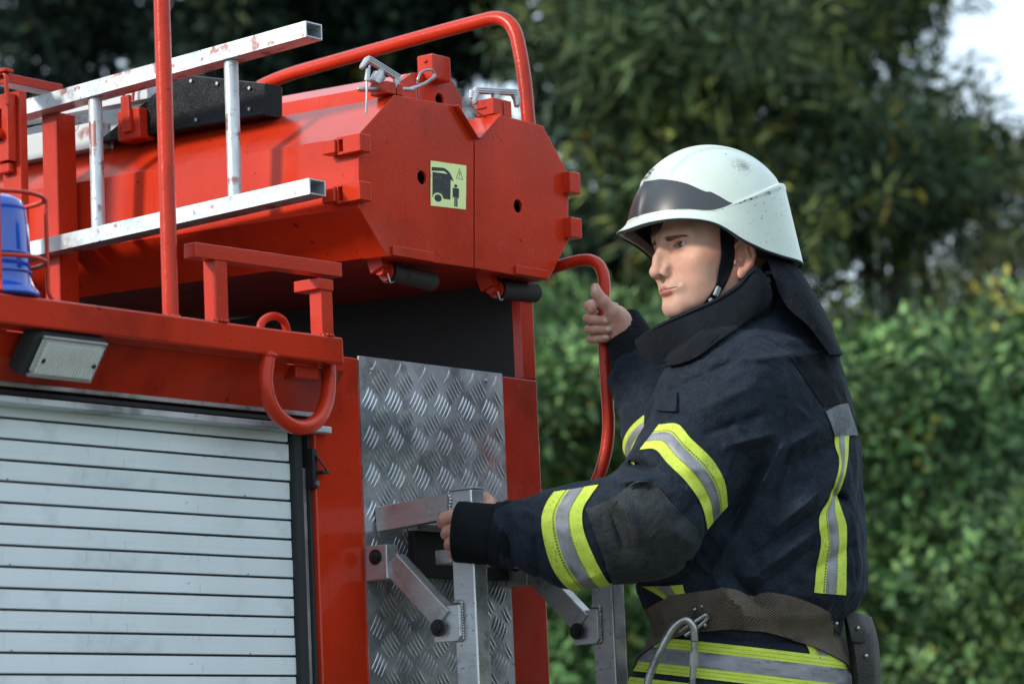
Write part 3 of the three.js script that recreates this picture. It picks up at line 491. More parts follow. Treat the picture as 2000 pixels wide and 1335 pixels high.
// buckle clasp that holds the black ladder head
{
  const c = [-0.46,2.6621,-0.4929];
  const k = mesh('clasp', bx(c[0] - 0.02, c[0] + 0.02, c[1] - 0.012, c[1] + 0.042, c[2] - 0.028, c[2] + 0.024, 0.003), M.redOld, truck);
  mesh('clasp_tongue', bar([c[0] - 0.024, c[1] + 0.0, c[2]], [c[0] - 0.022, c[1] + 0.065, c[2] - 0.004], 0.02, 0.008, V(1, 0, 0)), M.redOld, k);
  mesh('clasp_loop', bentTube([[c[0] - 0.022, c[1] + 0.055, c[2] - 0.012], [c[0] - 0.018, c[1] + 0.092, c[2] - 0.008], [c[0] - 0.018, c[1] + 0.092, c[2] + 0.014], [c[0] - 0.022, c[1] + 0.055, c[2] + 0.012]], 0.0028, 0.008, 8), M.redOld, k);
}

// =====================================================================  ladders carried on the roof
{
  const ld = thing('roof_ladder', 'scuffed aluminium ladder on edge beside the roof box, open tube ends', 'ladder');
  const tube = (yTop0, z0, yTop1, z1) => {   // hollow rectangular stile from front to rear
    const w = 0.040, h = 0.026, t = 0.003, s = new THREE.Shape([[-w / 2, 0], [w / 2, 0], [w / 2, -h], [-w / 2, -h]].map((p) => new THREE.Vector2(...p)));
    s.holes.push(new THREE.Path([[-w / 2 + t, -t], [-w / 2 + t, -h + t], [w / 2 - t, -h + t], [w / 2 - t, -t]].map((p) => new THREE.Vector2(...p))));
    const g = new THREE.ExtrudeGeometry(s, { depth: z1 - z0, bevelEnabled: true, bevelSize: 0.0008, bevelThickness: 0.0008, bevelOffset: -0.0008, bevelSegments: 1 }).translate(-0.582, 0, z0);
    const p = g.attributes.position, k = (yTop1 - yTop0) / (z1 - z0); for (let i = 0; i < p.count; i++) p.setY(i, p.getY(i) + yTop0 + k * (p.getZ(i) - z0)); return g;
  };
  mesh('stile', tube(2.649, -2.9, 2.7452, 0.0215), M.ladder, ld);
  mesh('stile', tube(2.4247, -2.9, 2.4899, 0.0175), M.ladder, ld);
  for (let k = 0; k < 9; k++) { const z = -0.158 - k * 0.312, a = 2.7452 - 0.0328 * (0.0215 - z) - 0.026, b = 2.4899 - 0.0222 * (0.0175 - z); mesh('rung', rod([-0.584, b + 0.0005, z], [-0.584, a - 0.0005, z], 0.0118, 24), M.ladder, ld); }
}
{
  const ld = thing('white_ladder', 'white ladder lying flat behind, with a black tapered wooden head', 'ladder');
  const x = -0.44;
  mesh('stile', bar([-0.44,2.7615,-1.4427], [-0.44,2.7343,-0.4704], 0.03, 0.024), M.whiteWood, ld);
  mesh('stile', bar([-0.44,2.695,-1.4438], [-0.44,2.6795,-0.59], 0.03, 0.046), M.whiteWood, ld);
  mesh('backing_board', bar([-0.4,2.692,-1.492], [-0.4,2.6977,-0.5104], 0.012, 0.075), M.whiteWood, ld);
  for (const p of [[-0.457,2.7047,-0.8314], [-0.457,2.7136,-1.0372]]) mesh('stile_bolt', rod([p[0] + 0.004, p[1], p[2]], [p[0] - 0.006, p[1], p[2]], 0.0045, 12), M.blackSteel, ld);
  const P = [[-0.46,2.6634,-0.592], [-0.46,2.7273,-0.4514], [-0.46,2.7472,-0.4046], [-0.46,2.7454,-0.3686], [-0.46,2.7014,-0.1945], [-0.46,2.6476,-0.1968], [-0.46,2.6533,-0.3998]];
  const hd = mesh('ladder_head', plate(P.map((p) => [p[2], p[1]]), 0.044, 0.003).rotateY(-Math.PI / 2).translate(-0.416, 0, 0), M.blackPaint, ld);
  for (const q of [[-0.461,2.7333,-0.361], [-0.461,2.6983,-0.2284], [-0.461,2.6626,-0.2299], [-0.461,2.6641,-0.3518], [-0.461,2.7186,-0.3011]]) mesh('nail', rod([q[0] + 0.002, q[1], q[2]], [q[0] - 0.003, q[1], q[2]], 0.003, 10), M.steel, hd);
}

// =====================================================================  distance fields and their meshing
const cap3 = (x, y, z, a, b, ra, rb) => {
  const bx_ = b[0] - a[0], by = b[1] - a[1], bz = b[2] - a[2], ax = x - a[0], ay = y - a[1], az = z - a[2];
  const t = clamp((ax * bx_ + ay * by + az * bz) / (bx_ * bx_ + by * by + bz * bz));
  return Math.hypot(ax - bx_ * t, ay - by * t, az - bz * t) - (ra + (rb - ra) * t);
};
const ell3 = (x, y, z, c, r) => {
  const X = x - c[0], Y = y - c[1], Z = z - c[2];
  const k0 = Math.hypot(X / r[0], Y / r[1], Z / r[2]), k1 = Math.hypot(X / (r[0] * r[0]), Y / (r[1] * r[1]), Z / (r[2] * r[2]));
  return k1 < 1e-9 ? -Math.min(...r) : k0 * (k0 - 1) / k1;
};
const smin = (a, b, k) => { const h = Math.max(k - Math.abs(a - b), 0) / k; return Math.min(a, b) - h * h * k * 0.25; };
const smax = (a, b, k) => -smin(-a, -b, k);
const gradOf = (f, x, y, z, e = 0.0008) => { const gx = f(x + e, y, z) - f(x - e, y, z), gy = f(x, y + e, z) - f(x, y - e, z), gz = f(x, y, z + e) - f(x, y, z - e), l = Math.hypot(gx, gy, gz) || 1; return [gx / l, gy / l, gz / l, l / (2 * e)]; };
function nets(f, lo, hi, h, ge = h * 0.4) {
  const n = [0, 1, 2].map((k) => Math.ceil((hi[k] - lo[k]) / h) + 2), nx = n[0], ny = n[1], nz = n[2], G = new Float32Array(nx * ny * nz), B = 6;
  for (let bz = 0; bz < nz; bz += B) for (let by = 0; by < ny; by += B) for (let b0 = 0; b0 < nx; b0 += B) {
    const d = f(lo[0] + (b0 + B / 2) * h, lo[1] + (by + B / 2) * h, lo[2] + (bz + B / 2) * h), far = Math.abs(d) > B * h * 1.35;
    for (let z = bz; z < Math.min(nz, bz + B); z++) for (let y = by; y < Math.min(ny, by + B); y++) for (let x = b0; x < Math.min(nx, b0 + B); x++) G[(z * ny + y) * nx + x] = far ? d : f(lo[0] + x * h, lo[1] + y * h, lo[2] + z * h);
  }
  const id = new Int32Array(nx * ny * nz).fill(-1), P = [], I = [], at = (x, y, z) => (z * ny + y) * nx + x;
  const E = [[0, 0, 0, 1, 0, 0], [0, 1, 0, 1, 1, 0], [0, 0, 1, 1, 0, 1], [0, 1, 1, 1, 1, 1], [0, 0, 0, 0, 1, 0], [1, 0, 0, 1, 1, 0], [0, 0, 1, 0, 1, 1], [1, 0, 1, 1, 1, 1], [0, 0, 0, 0, 0, 1], [1, 0, 0, 1, 0, 1], [0, 1, 0, 0, 1, 1], [1, 1, 0, 1, 1, 1]];
  for (let z = 0; z < nz - 1; z++) for (let y = 0; y < ny - 1; y++) for (let x = 0; x < nx - 1; x++) {
    let c = 0, px = 0, py = 0, pz = 0;
    const s0 = G[at(x, y, z)] < 0;
    if (s0 === G[at(x + 1, y, z)] < 0 && s0 === G[at(x, y + 1, z)] < 0 && s0 === G[at(x, y, z + 1)] < 0 && s0 === G[at(x + 1, y + 1, z)] < 0 && s0 === G[at(x + 1, y, z + 1)] < 0 && s0 === G[at(x, y + 1, z + 1)] < 0 && s0 === G[at(x + 1, y + 1, z + 1)] < 0) continue;
    for (const [a, b, d, e, g, i] of E) { const u = G[at(x + a, y + b, z + d)], v = G[at(x + e, y + g, z + i)]; if (u < 0 !== v < 0) { const t = u / (u - v); px += a + (e - a) * t; py += b + (g - b) * t; pz += d + (i - d) * t; c++; } }
    id[at(x, y, z)] = P.length / 3; P.push(lo[0] + (x + px / c) * h, lo[1] + (y + py / c) * h, lo[2] + (z + pz / c) * h);
  }
  const quad = (a, b, c, d, flip) => { if (a < 0 || b < 0 || c < 0 || d < 0) return; flip ? I.push(a, c, b, a, d, c) : I.push(a, b, c, a, c, d); };
  for (let z = 1; z < nz - 1; z++) for (let y = 1; y < ny - 1; y++) for (let x = 1; x < nx - 1; x++) {
    const s = G[at(x, y, z)] < 0;
    if (s !== G[at(x + 1, y, z)] < 0) quad(id[at(x, y - 1, z - 1)], id[at(x, y, z - 1)], id[at(x, y, z)], id[at(x, y - 1, z)], !s);
    if (s !== G[at(x, y + 1, z)] < 0) quad(id[at(x - 1, y, z - 1)], id[at(x - 1, y, z)], id[at(x, y, z)], id[at(x, y, z - 1)], !s);
    if (s !== G[at(x, y, z + 1)] < 0) quad(id[at(x - 1, y - 1, z)], id[at(x, y - 1, z)], id[at(x, y, z)], id[at(x - 1, y, z)], !s);
  }
  const N = new Float32Array(P.length);
  for (let i = 0; i < P.length; i += 3) {
    for (let k = 0; k < 2; k++) { const d = f(P[i], P[i + 1], P[i + 2]), g = gradOf(f, P[i], P[i + 1], P[i + 2], ge), m = clamp(d / Math.max(0.4, g[3]), -h * 0.7, h * 0.7); P[i] -= g[0] * m; P[i + 1] -= g[1] * m; P[i + 2] -= g[2] * m; }
    const g = gradOf(f, P[i], P[i + 1], P[i + 2], ge); N[i] = g[0]; N[i + 1] = g[1]; N[i + 2] = g[2];
  }
  const g = new THREE.BufferGeometry(); g.setAttribute('position', new THREE.Float32BufferAttribute(P, 3)); g.setAttribute('normal', new THREE.BufferAttribute(N, 3)); g.setIndex(I); return g;
}
// the same, for a mesh whose uv is set in metres
const cloth = (name, g, m, parent) => mesh(name, g, m, parent);
// smooth sheet through a grid of points, with thickness
function sheet(rows, thick, nu = 8, nv = 8, lift) {
  rows = rows.map((r) => r.map((p) => V(p)));
  const across = rows.map((r) => new THREE.CatmullRomCurve3(r, false, 'centripetal')), U = (rows[0].length - 1) * nu, W = (rows.length - 1) * nv;
  const grid = []; for (let i = 0; i <= U; i++) { const col = new THREE.CatmullRomCurve3(across.map((c) => c.getPoint(i / U)), false, 'centripetal'); const line = []; for (let j = 0; j <= W; j++) { const p = col.getPoint(j / W); if (lift) lift(p, i / U, j / W); line.push(p); } grid.push(line); }
  const P = [], uv = [], I = [], s = W + 1, L = (U + 1) * s;
  const nrm = (i, j) => { const a = grid[Math.min(U, i + 1)][j].clone().sub(grid[Math.max(0, i - 1)][j]), b = grid[i][Math.min(W, j + 1)].clone().sub(grid[i][Math.max(0, j - 1)]); return a.cross(b).normalize(); };
  for (const side of [0.5, -0.5]) for (let i = 0; i <= U; i++) for (let j = 0; j <= W; j++) { const e = (i === 0 || j === 0 || i === U || j === W) ? 0.5 : 1, p = grid[i][j].clone().addScaledVector(nrm(i, j), thick * side * e); P.push(p.x, p.y, p.z); uv.push(i / U, j / W); }
  for (let i = 0; i < U; i++) for (let j = 0; j < W; j++) { const a = i * s + j, b = a + 1, c = a + s, d = c + 1; I.push(a, c, b, b, c, d, L + a, L + b, L + c, L + b, L + d, L + c); }
  const edge = (a, b) => I.push(a, b, L + a, b, L + b, L + a);
  for (let j = 0; j < W; j++) { edge(j, j + 1); edge(U * s + j + 1, U * s + j); } for (let i = 0; i < U; i++) { edge((i + 1) * s, i * s); edge(i * s + W, (i + 1) * s + W); }
  const g = new THREE.BufferGeometry(); g.setAttribute('position', new THREE.Float32BufferAttribute(P, 3)); g.setAttribute('uv', new THREE.Float32BufferAttribute(uv, 2)); g.setIndex(I);
  return crease(g, 1.0);
}
// cloth tape sewn on a field: stations are pairs of edge points, dropped on to the surface from its outer side
function tape(f, stations, v0, v1, lift, nu = 8, nv = 6, thick = 0.0012, top = 0.6) {
  const A = new THREE.CatmullRomCurve3(stations.map((s) => V(s[0])), false, 'centripetal'), B = new THREE.CatmullRomCurve3(stations.map((s) => V(s[1])), false, 'centripetal');
  const U = (stations.length - 1) * nu, P = [], uv = [], I = [], lens = A.getLength();
  const drop = (x, y) => {
    let z = top, best = 9, bz = 0; for (let k = 0; k < 90; k++) { const d = f(x, y, z) - lift; if (d < best) { best = d; bz = z; } if (d < 0.0003) break; z -= Math.max(0.0008, d * 0.7); if (z < -0.4) break; }
    let p = [x, y, bz]; if (best > 0.0004) for (let k = 0; k < 6; k++) { const d = f(...p) - lift, g = gradOf(f, ...p); p = p.map((q, n) => q - g[n] * d * 0.9); }
    return p;
  };
  for (let i = 0; i <= U; i++) for (let j = 0; j <= nv; j++) {
    const t = i / U, v = lerp(v0, v1, j / nv), a = A.getPoint(t), b = B.getPoint(t), p = drop(lerp(a.x, b.x, v), lerp(a.y, b.y, v));
    P.push(...p); uv.push(t * lens, v);
  }
  const s = nv + 1, top_ = P.length / 3;
  const nn = []; for (let k = 0; k < top_; k++) nn.push(gradOf(f, P[k * 3], P[k * 3 + 1], P[k * 3 + 2], 0.002));
  for (let k = 0; k < top_; k++) { P.push(P[k * 3] - nn[k][0] * thick, P[k * 3 + 1] - nn[k][1] * thick, P[k * 3 + 2] - nn[k][2] * thick); uv.push(uv[k * 2], uv[k * 2 + 1]); }
  const face = (a, b, c, d) => I.push(a, b, c, b, d, c);
  const ax = P.slice(0, 3), bxp = P.slice(3, 6), cxp = P.slice(s * 3, s * 3 + 3), nf = V(bxp).sub(V(ax)).cross(V(cxp).sub(V(ax))), fl = nf.dot(V(nn[0].slice(0, 3))) > 0;
  for (let i = 0; i < U; i++) for (let j = 0; j < nv; j++) { const a = i * s + j; fl ? face(a, a + 1, a + s, a + s + 1) : face(a, a + s, a + 1, a + s + 1); }
  for (let i = 0; i < U; i++) for (const j of [0, nv]) { const a = i * s + j; face(a, a + s, a + top_, a + s + top_); }
  for (let j = 0; j < nv; j++) for (const i of [0, U]) { const a = i * s + j; face(a, a + 1, a + top_, a + 1 + top_); }
  const g = new THREE.BufferGeometry(); g.setAttribute('position', new THREE.Float32BufferAttribute(P, 3)); g.setAttribute('uv', new THREE.Float32BufferAttribute(uv, 2)); g.setIndex(I);
  return crease(g, 0.9);
}
// a closed band round a field: radial rays from an axis point; height of the band's middle given by a plane
function band(f, cx, cz, mid, half, lift, thick, nphi = 110, nv = 6, from = 0, to = 2 * Math.PI) {
  const P = [], uv = [], I = [], s = nv + 1, full = to - from > 6.28;
  const hit = (ph, dy) => {
    let r = 0.1, y = 0; const c = Math.cos(ph), q = Math.sin(ph);
    for (let k = 0; k < 30; k++) { y = mid(cx + r * c, cz + r * q) + dy; r -= (f(cx + r * c, y, cz + r * q) - lift) * 0.85; }
    return [cx + r * c, y, cz + r * q];
  };
  for (const off of [0, thick]) for (let i = 0; i <= nphi; i++) for (let j = 0; j <= nv; j++) { const ph = lerp(from, to, i / nphi), p = hit(ph, lerp(-half, half, j / nv)); P.push(p[0] + Math.cos(ph) * (thick - off), p[1], p[2] + Math.sin(ph) * (thick - off)); uv.push(i / nphi * (to - from) * 0.17, j / nv); }
  const L = (nphi + 1) * s; for (let i = 0; i < nphi; i++) { for (let j = 0; j < nv; j++) { const a = i * s + j; I.push(a, a + 1, a + s, a + 1, a + s + 1, a + s, L + a, L + a + s, L + a + 1, L + a + 1, L + a + s, L + a + s + 1); } for (const j of [0, nv]) { const a = i * s + j; I.push(a, a + s, L + a, a + s, L + a + s, L + a); } }
  const g = new THREE.BufferGeometry(); g.setAttribute('position', new THREE.Float32BufferAttribute(P, 3)); g.setAttribute('uv', new THREE.Float32BufferAttribute(uv, 2)); g.setIndex(I);
  return crease(g, 0.9);
}

// ---------- cloth and skin ----------
{
  const weave = paintPixels(256, (i, j) => { const a = Math.sin(i / 256 * 6.283 * 40), b = Math.sin(j / 256 * 6.283 * 40), rip = (i % 64 < 5 || j % 64 < 5) ? 40 : 0, v = 110 + 50 * a * b + rip + 60 * (N4[j * 512 + i] - 0.5); return [v, v, v]; });
  // crumpled ripstop: creases of a few centimetres over the weave
  const crumple = paintPixels(512, (i, j, k) => { const a = 1 - Math.min(1, Math.abs(N2[k] - 0.5) * 9), b = 1 - Math.min(1, Math.abs(N1[k] - 0.5) * 7), w = Math.sin(i * 2.1) * Math.sin(j * 2.1), v = 40 + 62 * b + 40 * a + 60 * N3[k] + 12 * w + 22 * (N4[k] - 0.5); return [v, v, v]; });
  const worn = marks(paintPixels(512, (i, j, k) => { const v = 168 + 70 * (N1[k] - 0.5) + 46 * (N3[k] - 0.5) + 56 * (N4[k] - 0.5) + 34 * clamp((N2[k] - 0.58) * 6); return [v * 0.97, v, v * 1.02]; }), 240, 3, 1, ['rgba(235,235,235,.35)', 'rgba(90,90,95,.4)']);
  const fab = (r, g, b, o = {}) => new THREE.MeshPhysicalMaterial({ color: new THREE.Color().setRGB(r, g, b), map: texOf(worn, 0.34, true), roughness: 0.92, sheen: 0.5, sheenRoughness: 0.6, sheenColor: new THREE.Color().setRGB(0.10, 0.13, 0.17), specularIntensity: 0.35, bumpMap: texOf(crumple, 0.26), bumpScale: 0.0038, ...o });
  M.navy = fab(0.033, 0.045, 0.066);
  M.navyDark = fab(0.012, 0.016, 0.024, { sheen: 0.3 });
  M.knit = fab(0.010, 0.013, 0.018, { sheen: 0.2 });
  M.patch = fab(0.056, 0.062, 0.066, { roughness: 0.75, specularIntensity: 0.5 });
  M.label = fab(0.36, 0.36, 0.38, { sheen: 0.2, roughness: 0.7 });
  // lime reflective tape: weave and two rows of dark stitching (v runs across)
  const lime = (() => { const c = canvasOf(256, 64), x = c.getContext('2d'), im = x.createImageData(256, 64); for (let k = 0; k < 256 * 64; k++) { const i = k % 256, j = k >> 8, q = (N4[(j * 4 % 512) * 512 + i * 2] - 0.5) * 34 + (N2[(j * 3 % 512) * 512 + i] - 0.5) * 30; im.data[k * 4] = 200 + q; im.data[k * 4 + 1] = 219 + q; im.data[k * 4 + 2] = 76 + q * 0.6; im.data[k * 4 + 3] = 255; } x.putImageData(im, 0, 0);
    x.fillStyle = 'rgba(70,84,30,.85)'; for (const y of [20, 44]) for (let i = 0; i < 256; i += 10) x.fillRect(i, y, 7, 3);
    for (let i = 0; i < 50; i++) { x.fillStyle = 'rgba(80,80,40,.18)'; x.fillRect(rnd() * 256, rnd() * 64, 3 + rnd() * 14, 1 + rnd() * 3); } return c; })();
  const lt = texOf(lime, 0, true); lt.repeat.set(12, 1);
  M.lime = new THREE.MeshPhysicalMaterial({ color: new THREE.Color().setRGB(0.86, 0.86, 0.86), map: lt, roughness: 0.75, sheen: 0.3, sheenColor: new THREE.Color(0.3, 0.35, 0.1), bumpMap: texOf(weave, 0.05), bumpScale: 0.0002 });
  const sil = paintPixels(256, (i, j, k) => { const v = 190 + 34 * (N1[(j * 2) * 512 + i * 2] - 0.5) * 2 + 22 * (N4[j * 512 + i] - 0.5) - 40 * clamp((N2[(j * 2) * 512 + i * 2] - 0.6) * 6); return [v, v, v + 3]; });
  const stx = texOf(sil, 0, true); stx.repeat.set(9, 1);
  M.silver = new THREE.MeshPhysicalMaterial({ color: new THREE.Color().setRGB(0.42, 0.43, 0.45), map: stx, roughness: 0.55, metalness: 0.25, bumpMap: texOf(sil, 0), bumpScale: 0.0003 });
  const web = paintPixels(256, (i, j) => { const a = Math.sin(i / 256 * 6.283 * 11) * Math.sin(j / 256 * 6.283 * 13), v = 128 + 80 * a + 60 * (N4[j * 512 + i] - 0.5); return [v, v, v]; });
  const webC = paintPixels(512, (i, j, k) => { const s = Math.sin(i / 512 * 6.283 * 22) * Math.sin(j / 512 * 6.283 * 26), v = 150 + 60 * s + 80 * (N4[k] - 0.5) + 60 * (N1[k] - 0.5); return [v, v * 0.95, v * 0.9]; });
  M.webbing = new THREE.MeshStandardMaterial({ color: new THREE.Color().setRGB(0.30, 0.26, 0.23), map: texOf(webC, 0.10, true), roughness: 0.9, bumpMap: texOf(web, 0.05), bumpScale: 0.0012 });
  M.leather = new THREE.MeshStandardMaterial({ color: new THREE.Color().setRGB(0.035, 0.028, 0.024), roughness: 0.6, map: texOf(worn, 0.2, true), bumpMap: texOf(paintPixels(256, (i, j, k) => { const v = 255 * N3[j * 512 + i]; return [v, v, v]; }), 0.04), bumpScale: 0.001 });
  M.skin = new THREE.MeshPhysicalMaterial({ vertexColors: true, roughness: 0.46, specularIntensity: 0.6, sheen: 0.25, sheenColor: new THREE.Color(0.9, 0.5, 0.4), sheenRoughness: 0.5, bumpMap: texOf(paintPixels(256, (i, j) => { const v = 255 * (0.5 * N4[j * 512 + i] + 0.5 * N3[j * 512 + i]); return [v, v, v]; }), 0.028), bumpScale: 0.0005 });
}

// =====================================================================  firefighter
// The figure is modelled in its own axes: x towards the photograph's right, y up, z towards the photographer; the group turns it into place.
const person = thing('person', 'person in white helmet and dark navy jacket with lime tape, climbing the rear ladder', 'person');
person.quaternion.setFromRotationMatrix(new THREE.Matrix4().makeBasis(V(0.6113, -0.0428, 0.7903), V(-0.0845, 0.9893, 0.1190), V(-0.7869, -0.1395, 0.6011)));
person.position.set(-0.0580, 2.0256, 0.4525);

// ---------- jacket field
const FD = [-0.94, -0.34], LD = [-0.34, 0.94];   // the chest's front and left, in x and z
const torsoRows = [  // middle of the trunk, half depth, half breadth
  [[0.0214,0.2508,-0.02], 0.050, 0.060], [[0.0227,0.2158,-0.015], 0.080, 0.098], [[0.0223,0.1892,-0.01], 0.108, 0.145], [[0.0211,0.1659,-0.005], 0.127, 0.172], [[0.0166,0.1286,-0], 0.145, 0.194], [[0.0124,0.083,-0], 0.159, 0.208],
  [[0.0158,0,-0], 0.170, 0.210], [[0.0183,-0.083,-0], 0.173, 0.208], [[0.0183,-0.1576,-0], 0.178, 0.206], [[0.0166,-0.2033,-0], 0.180, 0.204], [[0.0141,-0.2323,-0], 0.168, 0.194], [[0.0133,-0.2555,-0], 0.146, 0.177], [[0.0133,-0.2779,-0], 0.140, 0.172]];
const loftField = (rows) => (x, y, z) => {
  let i = 0; const n = rows.length; while (i < n - 2 && y < rows[i + 1][0][1]) i++;
  const a = rows[i], b = rows[i + 1], t = clamp((y - a[0][1]) / (b[0][1] - a[0][1])), q = t * t * (3 - 2 * t) * 0.5 + t * 0.5;
  const cx = lerp(a[0][0], b[0][0], q), cz = lerp(a[0][2], b[0][2], q), A = lerp(a[1], b[1], q), B = lerp(a[2], b[2], q);
  const u = ((x - cx) * FD[0] + (z - cz) * FD[1]) / A, v = ((x - cx) * LD[0] + (z - cz) * LD[1]) / B, k = Math.pow(Math.abs(u) ** 2.25 + Math.abs(v) ** 2.25, 1 / 2.25);
  return Math.max((k - 1) * Math.min(A, B) * 0.94, y - rows[0][0][1], rows[n - 1][0][1] - y);
};
const torsoField = loftField(torsoRows);
const SHL = [-0.0274,0.1084,0.135], ELL = [-0.1657,-0.0881,0.235], FOL = [-0.2699,-0.1083,0.215], WRL = [-0.3934,-0.1085,0.185];
const SHR = [0.084,0.1292,-0.16], ELR = [-0.1173,0.0474,-0.15], WRR = [-0.1601,0.1457,-0.235];
// folds: [x1,y1,x2,y2, height, width]
const folds = [
  [[0.0456,0.0315,-0], [0.0017,-0.0498,-0], 0.011, 0.017], [[0.0166,-0,0], [-0.0315,-0.0996,-0], -0.012, 0.018], [[0.0481,0.0265,-0], [0.1244,0.0647,-0], 0.007, 0.02], [[0.0664,0,-0], [0.1452,0.0398,-0], -0.006, 0.016],
  [[0.1427,-0.0149,-0], [0.0415,-0.0913,-0], 0.008, 0.02], [[0.1244,-0.0622,-0], [0.0041,-0.141,-0], -0.007, 0.018], [[0.1162,-0.0913,-0], [-0.0166,-0.1825,-0], 0.007, 0.022], [[0.1327,-0.0431,-0], [0.1543,-0.0581,-0], -0.010, 0.012],
  [[0.0913,-0.1327,-0], [-0,-0.1991,0], -0.005, 0.015], [[-0.0249,-0.1742,-0], [0.0166,-0.2199,-0], -0.010, 0.016], [[-0.0539,-0.1825,-0], [-0.0083,-0.2323,-0], 0.007, 0.014], [[0.1742,-0.083,-0], [0.1809,-0.1991,-0], 0.004, 0.02],
  [[-0.1244,0.1162,-0], [-0.0249,0.1659,0], -0.005, 0.014], [[-0.0996,0.083,-0], [-0,0.1244,-0], 0.004, 0.02], [[-0.0747,0.0498,-0], [0.0166,0.083,-0], -0.005, 0.014], [[-0.0415,0.0332,-0], [0.0332,0.0498,-0], 0.006, 0.014], [[-0.0249,0.1659,0], [0.0913,0.1742,-0], 0.004, 0.016],
  [[-0.1867,0.0041,-0], [-0.156,-0.0041,-0], -0.014, 0.010], [[-0.2074,-0.0207,-0], [-0.1659,-0.0183,-0], 0.009, 0.011], [[-0.1825,-0.0249,-0], [-0.1244,-0.0514,-0], -0.005, 0.012], [[-0.2323,-0.0373,-0], [-0.195,-0.0705,-0], 0.005, 0.012], [[-0.2033,-0.0498,-0], [-0.1809,-0.1079,-0], 0.008, 0.013], [[-0.2199,-0.0664,0], [-0.2033,-0.1203,-0], -0.007, 0.011],
  [[-0.1576,-0.0705,-0], [-0.0954,-0.1162,-0], 0.005, 0.016], [[-0.1244,-0.083,-0], [-0.083,-0.0498,-0], -0.005, 0.014], [[-0.3692,-0.0705,-0], [-0.3485,-0.1493,-0], 0.0035, 0.010], [[-0.3816,-0.1079,-0], [-0.3634,-0.1701,-0], -0.0035, 0.009], [[-0.3402,-0.083,-0], [-0.3302,-0.1742,-0], -0.003, 0.010], [[-0.2945,-0.1825,-0], [-0.224,-0.1576,-0], 0.004, 0.014],
  [[0.0249,0.2157,-0], [0.1244,0.1659,-0], 0.004, 0.012], [[-0.0581,0.1162,-0], [-0.0083,0.0332,-0], 0.003, 0.014], [[-0.0083,-0.083,-0], [-0.0581,-0.1576,-0], 0.007, 0.014], [[0.0581,0.0166,-0], [0.0332,-0.0498,-0], -0.006, 0.012], [[-0.1244,0.0332,-0], [-0.0747,-0.0249,-0], 0.003, 0.014], [[0.1659,-0.1327,-0], [0.0913,-0.1659,-0], -0.004, 0.016]];
const foldAt = (x, y, z) => {
  if (z < -0.05) return 0;
  let s = 0;
  for (const [a, b, h0, w0] of folds) { const ux = b[0] - a[0], uy = b[1] - a[1], h = h0 * 1.55, w = w0 * 0.86, px = x - a[0], py = y - a[1], t = clamp((px * ux + py * uy) / (ux * ux + uy * uy)), d2 = ((px - ux * t) ** 2 + (py - uy * t) ** 2) / (w * w); if (d2 < 9) s += h * 1.25 * Math.exp(-1.7 * (Math.sqrt(d2 + 0.05) - 0.22)) * (0.35 + 0.65 * Math.sin(Math.PI * clamp(t * 0.8 + 0.1))); }
  return s * clamp((z + 0.05) * 12);
};
const sleeveL = (x, y, z) => smin(smin(cap3(x, y, z, SHL, ELL, 0.091, 0.0785), cap3(x, y, z, ELL, FOL, 0.0785, 0.073), 0.03), cap3(x, y, z, FOL, WRL, 0.073, 0.050), 0.03);
const sleeveR = (x, y, z) => smin(cap3(x, y, z, SHR, ELR, 0.085, 0.066), cap3(x, y, z, ELR, WRR, 0.064, 0.052), 0.03);
const cutAt = (x, y, z, e, s, far) => { const dx = e[0] - s[0], dy = e[1] - s[1], dz = e[2] - s[2], l = Math.hypot(dx, dy, dz); return ((x - e[0]) * dx + (y - e[1]) * dy + (z - e[2]) * dz) / l - far; };
// creased cloth: narrow ridges running down and across the slack
const ridged = (x, y, z) => { const w = fbm(x * 5, y * 5, z * 5, 2) * 1.6, n = fbm(x * 15 + y * 9 + w, y * 11 - x * 6 + w, z * 15, 2); return Math.exp(-((n * 6.5) ** 2)); };
const jacketField = (x, y, z) => {
  let d = torsoField(x, y, z);
  d = smin(d, cap3(x, y, z, [0.0199,0.1975,-0], SHL, 0.062, 0.088), 0.05);
  d = smin(d, cap3(x, y, z, [0.0347,0.195,-0.02], SHR, 0.06, 0.08), 0.05);
  d = smin(d, Math.max(sleeveL(x, y, z), cutAt(x, y, z, WRL, FOL, 0.0)), 0.028);
  d = smin(d, Math.max(sleeveR(x, y, z), cutAt(x, y, z, WRR, ELR, 0.0)), 0.028);
  if (Math.abs(d) < 0.04) d -= foldAt(x, y, z) + 0.006 * fbm(x * 9 + y * 4, y * 7 - x * 3, z * 9, 3) + 0.0022 * fbm(x * 34, y * 34, z * 34, 2) + 0.0030 * ridged(x, y, z);
  return d;
};
cloth('jacket', nets(jacketField, [-0.47, -0.30, -0.36], [0.26, 0.27, 0.36], 0.0046), M.navy, person);
const jacket = person.children[person.children.length - 1];
function sewn(stations, o = {}) {   // lime tape with a silver strip along its middle
  const f = o.f ?? jacketField, host = o.parent ?? jacket;
  const t = mesh('reflective_tape', tape(f, stations, 0, 0.36, 0.0022, o.nu ?? 8, 4), M.lime, host, true);
  mesh('reflective_tape', tape(f, stations, 0.64, 1, 0.0022, o.nu ?? 8, 4), M.lime, host, true);
  mesh('silver_strip', tape(f, stations, 0.34, 0.66, 0.0027, o.nu ?? 8, 4), M.silver, host, true); return t;
}
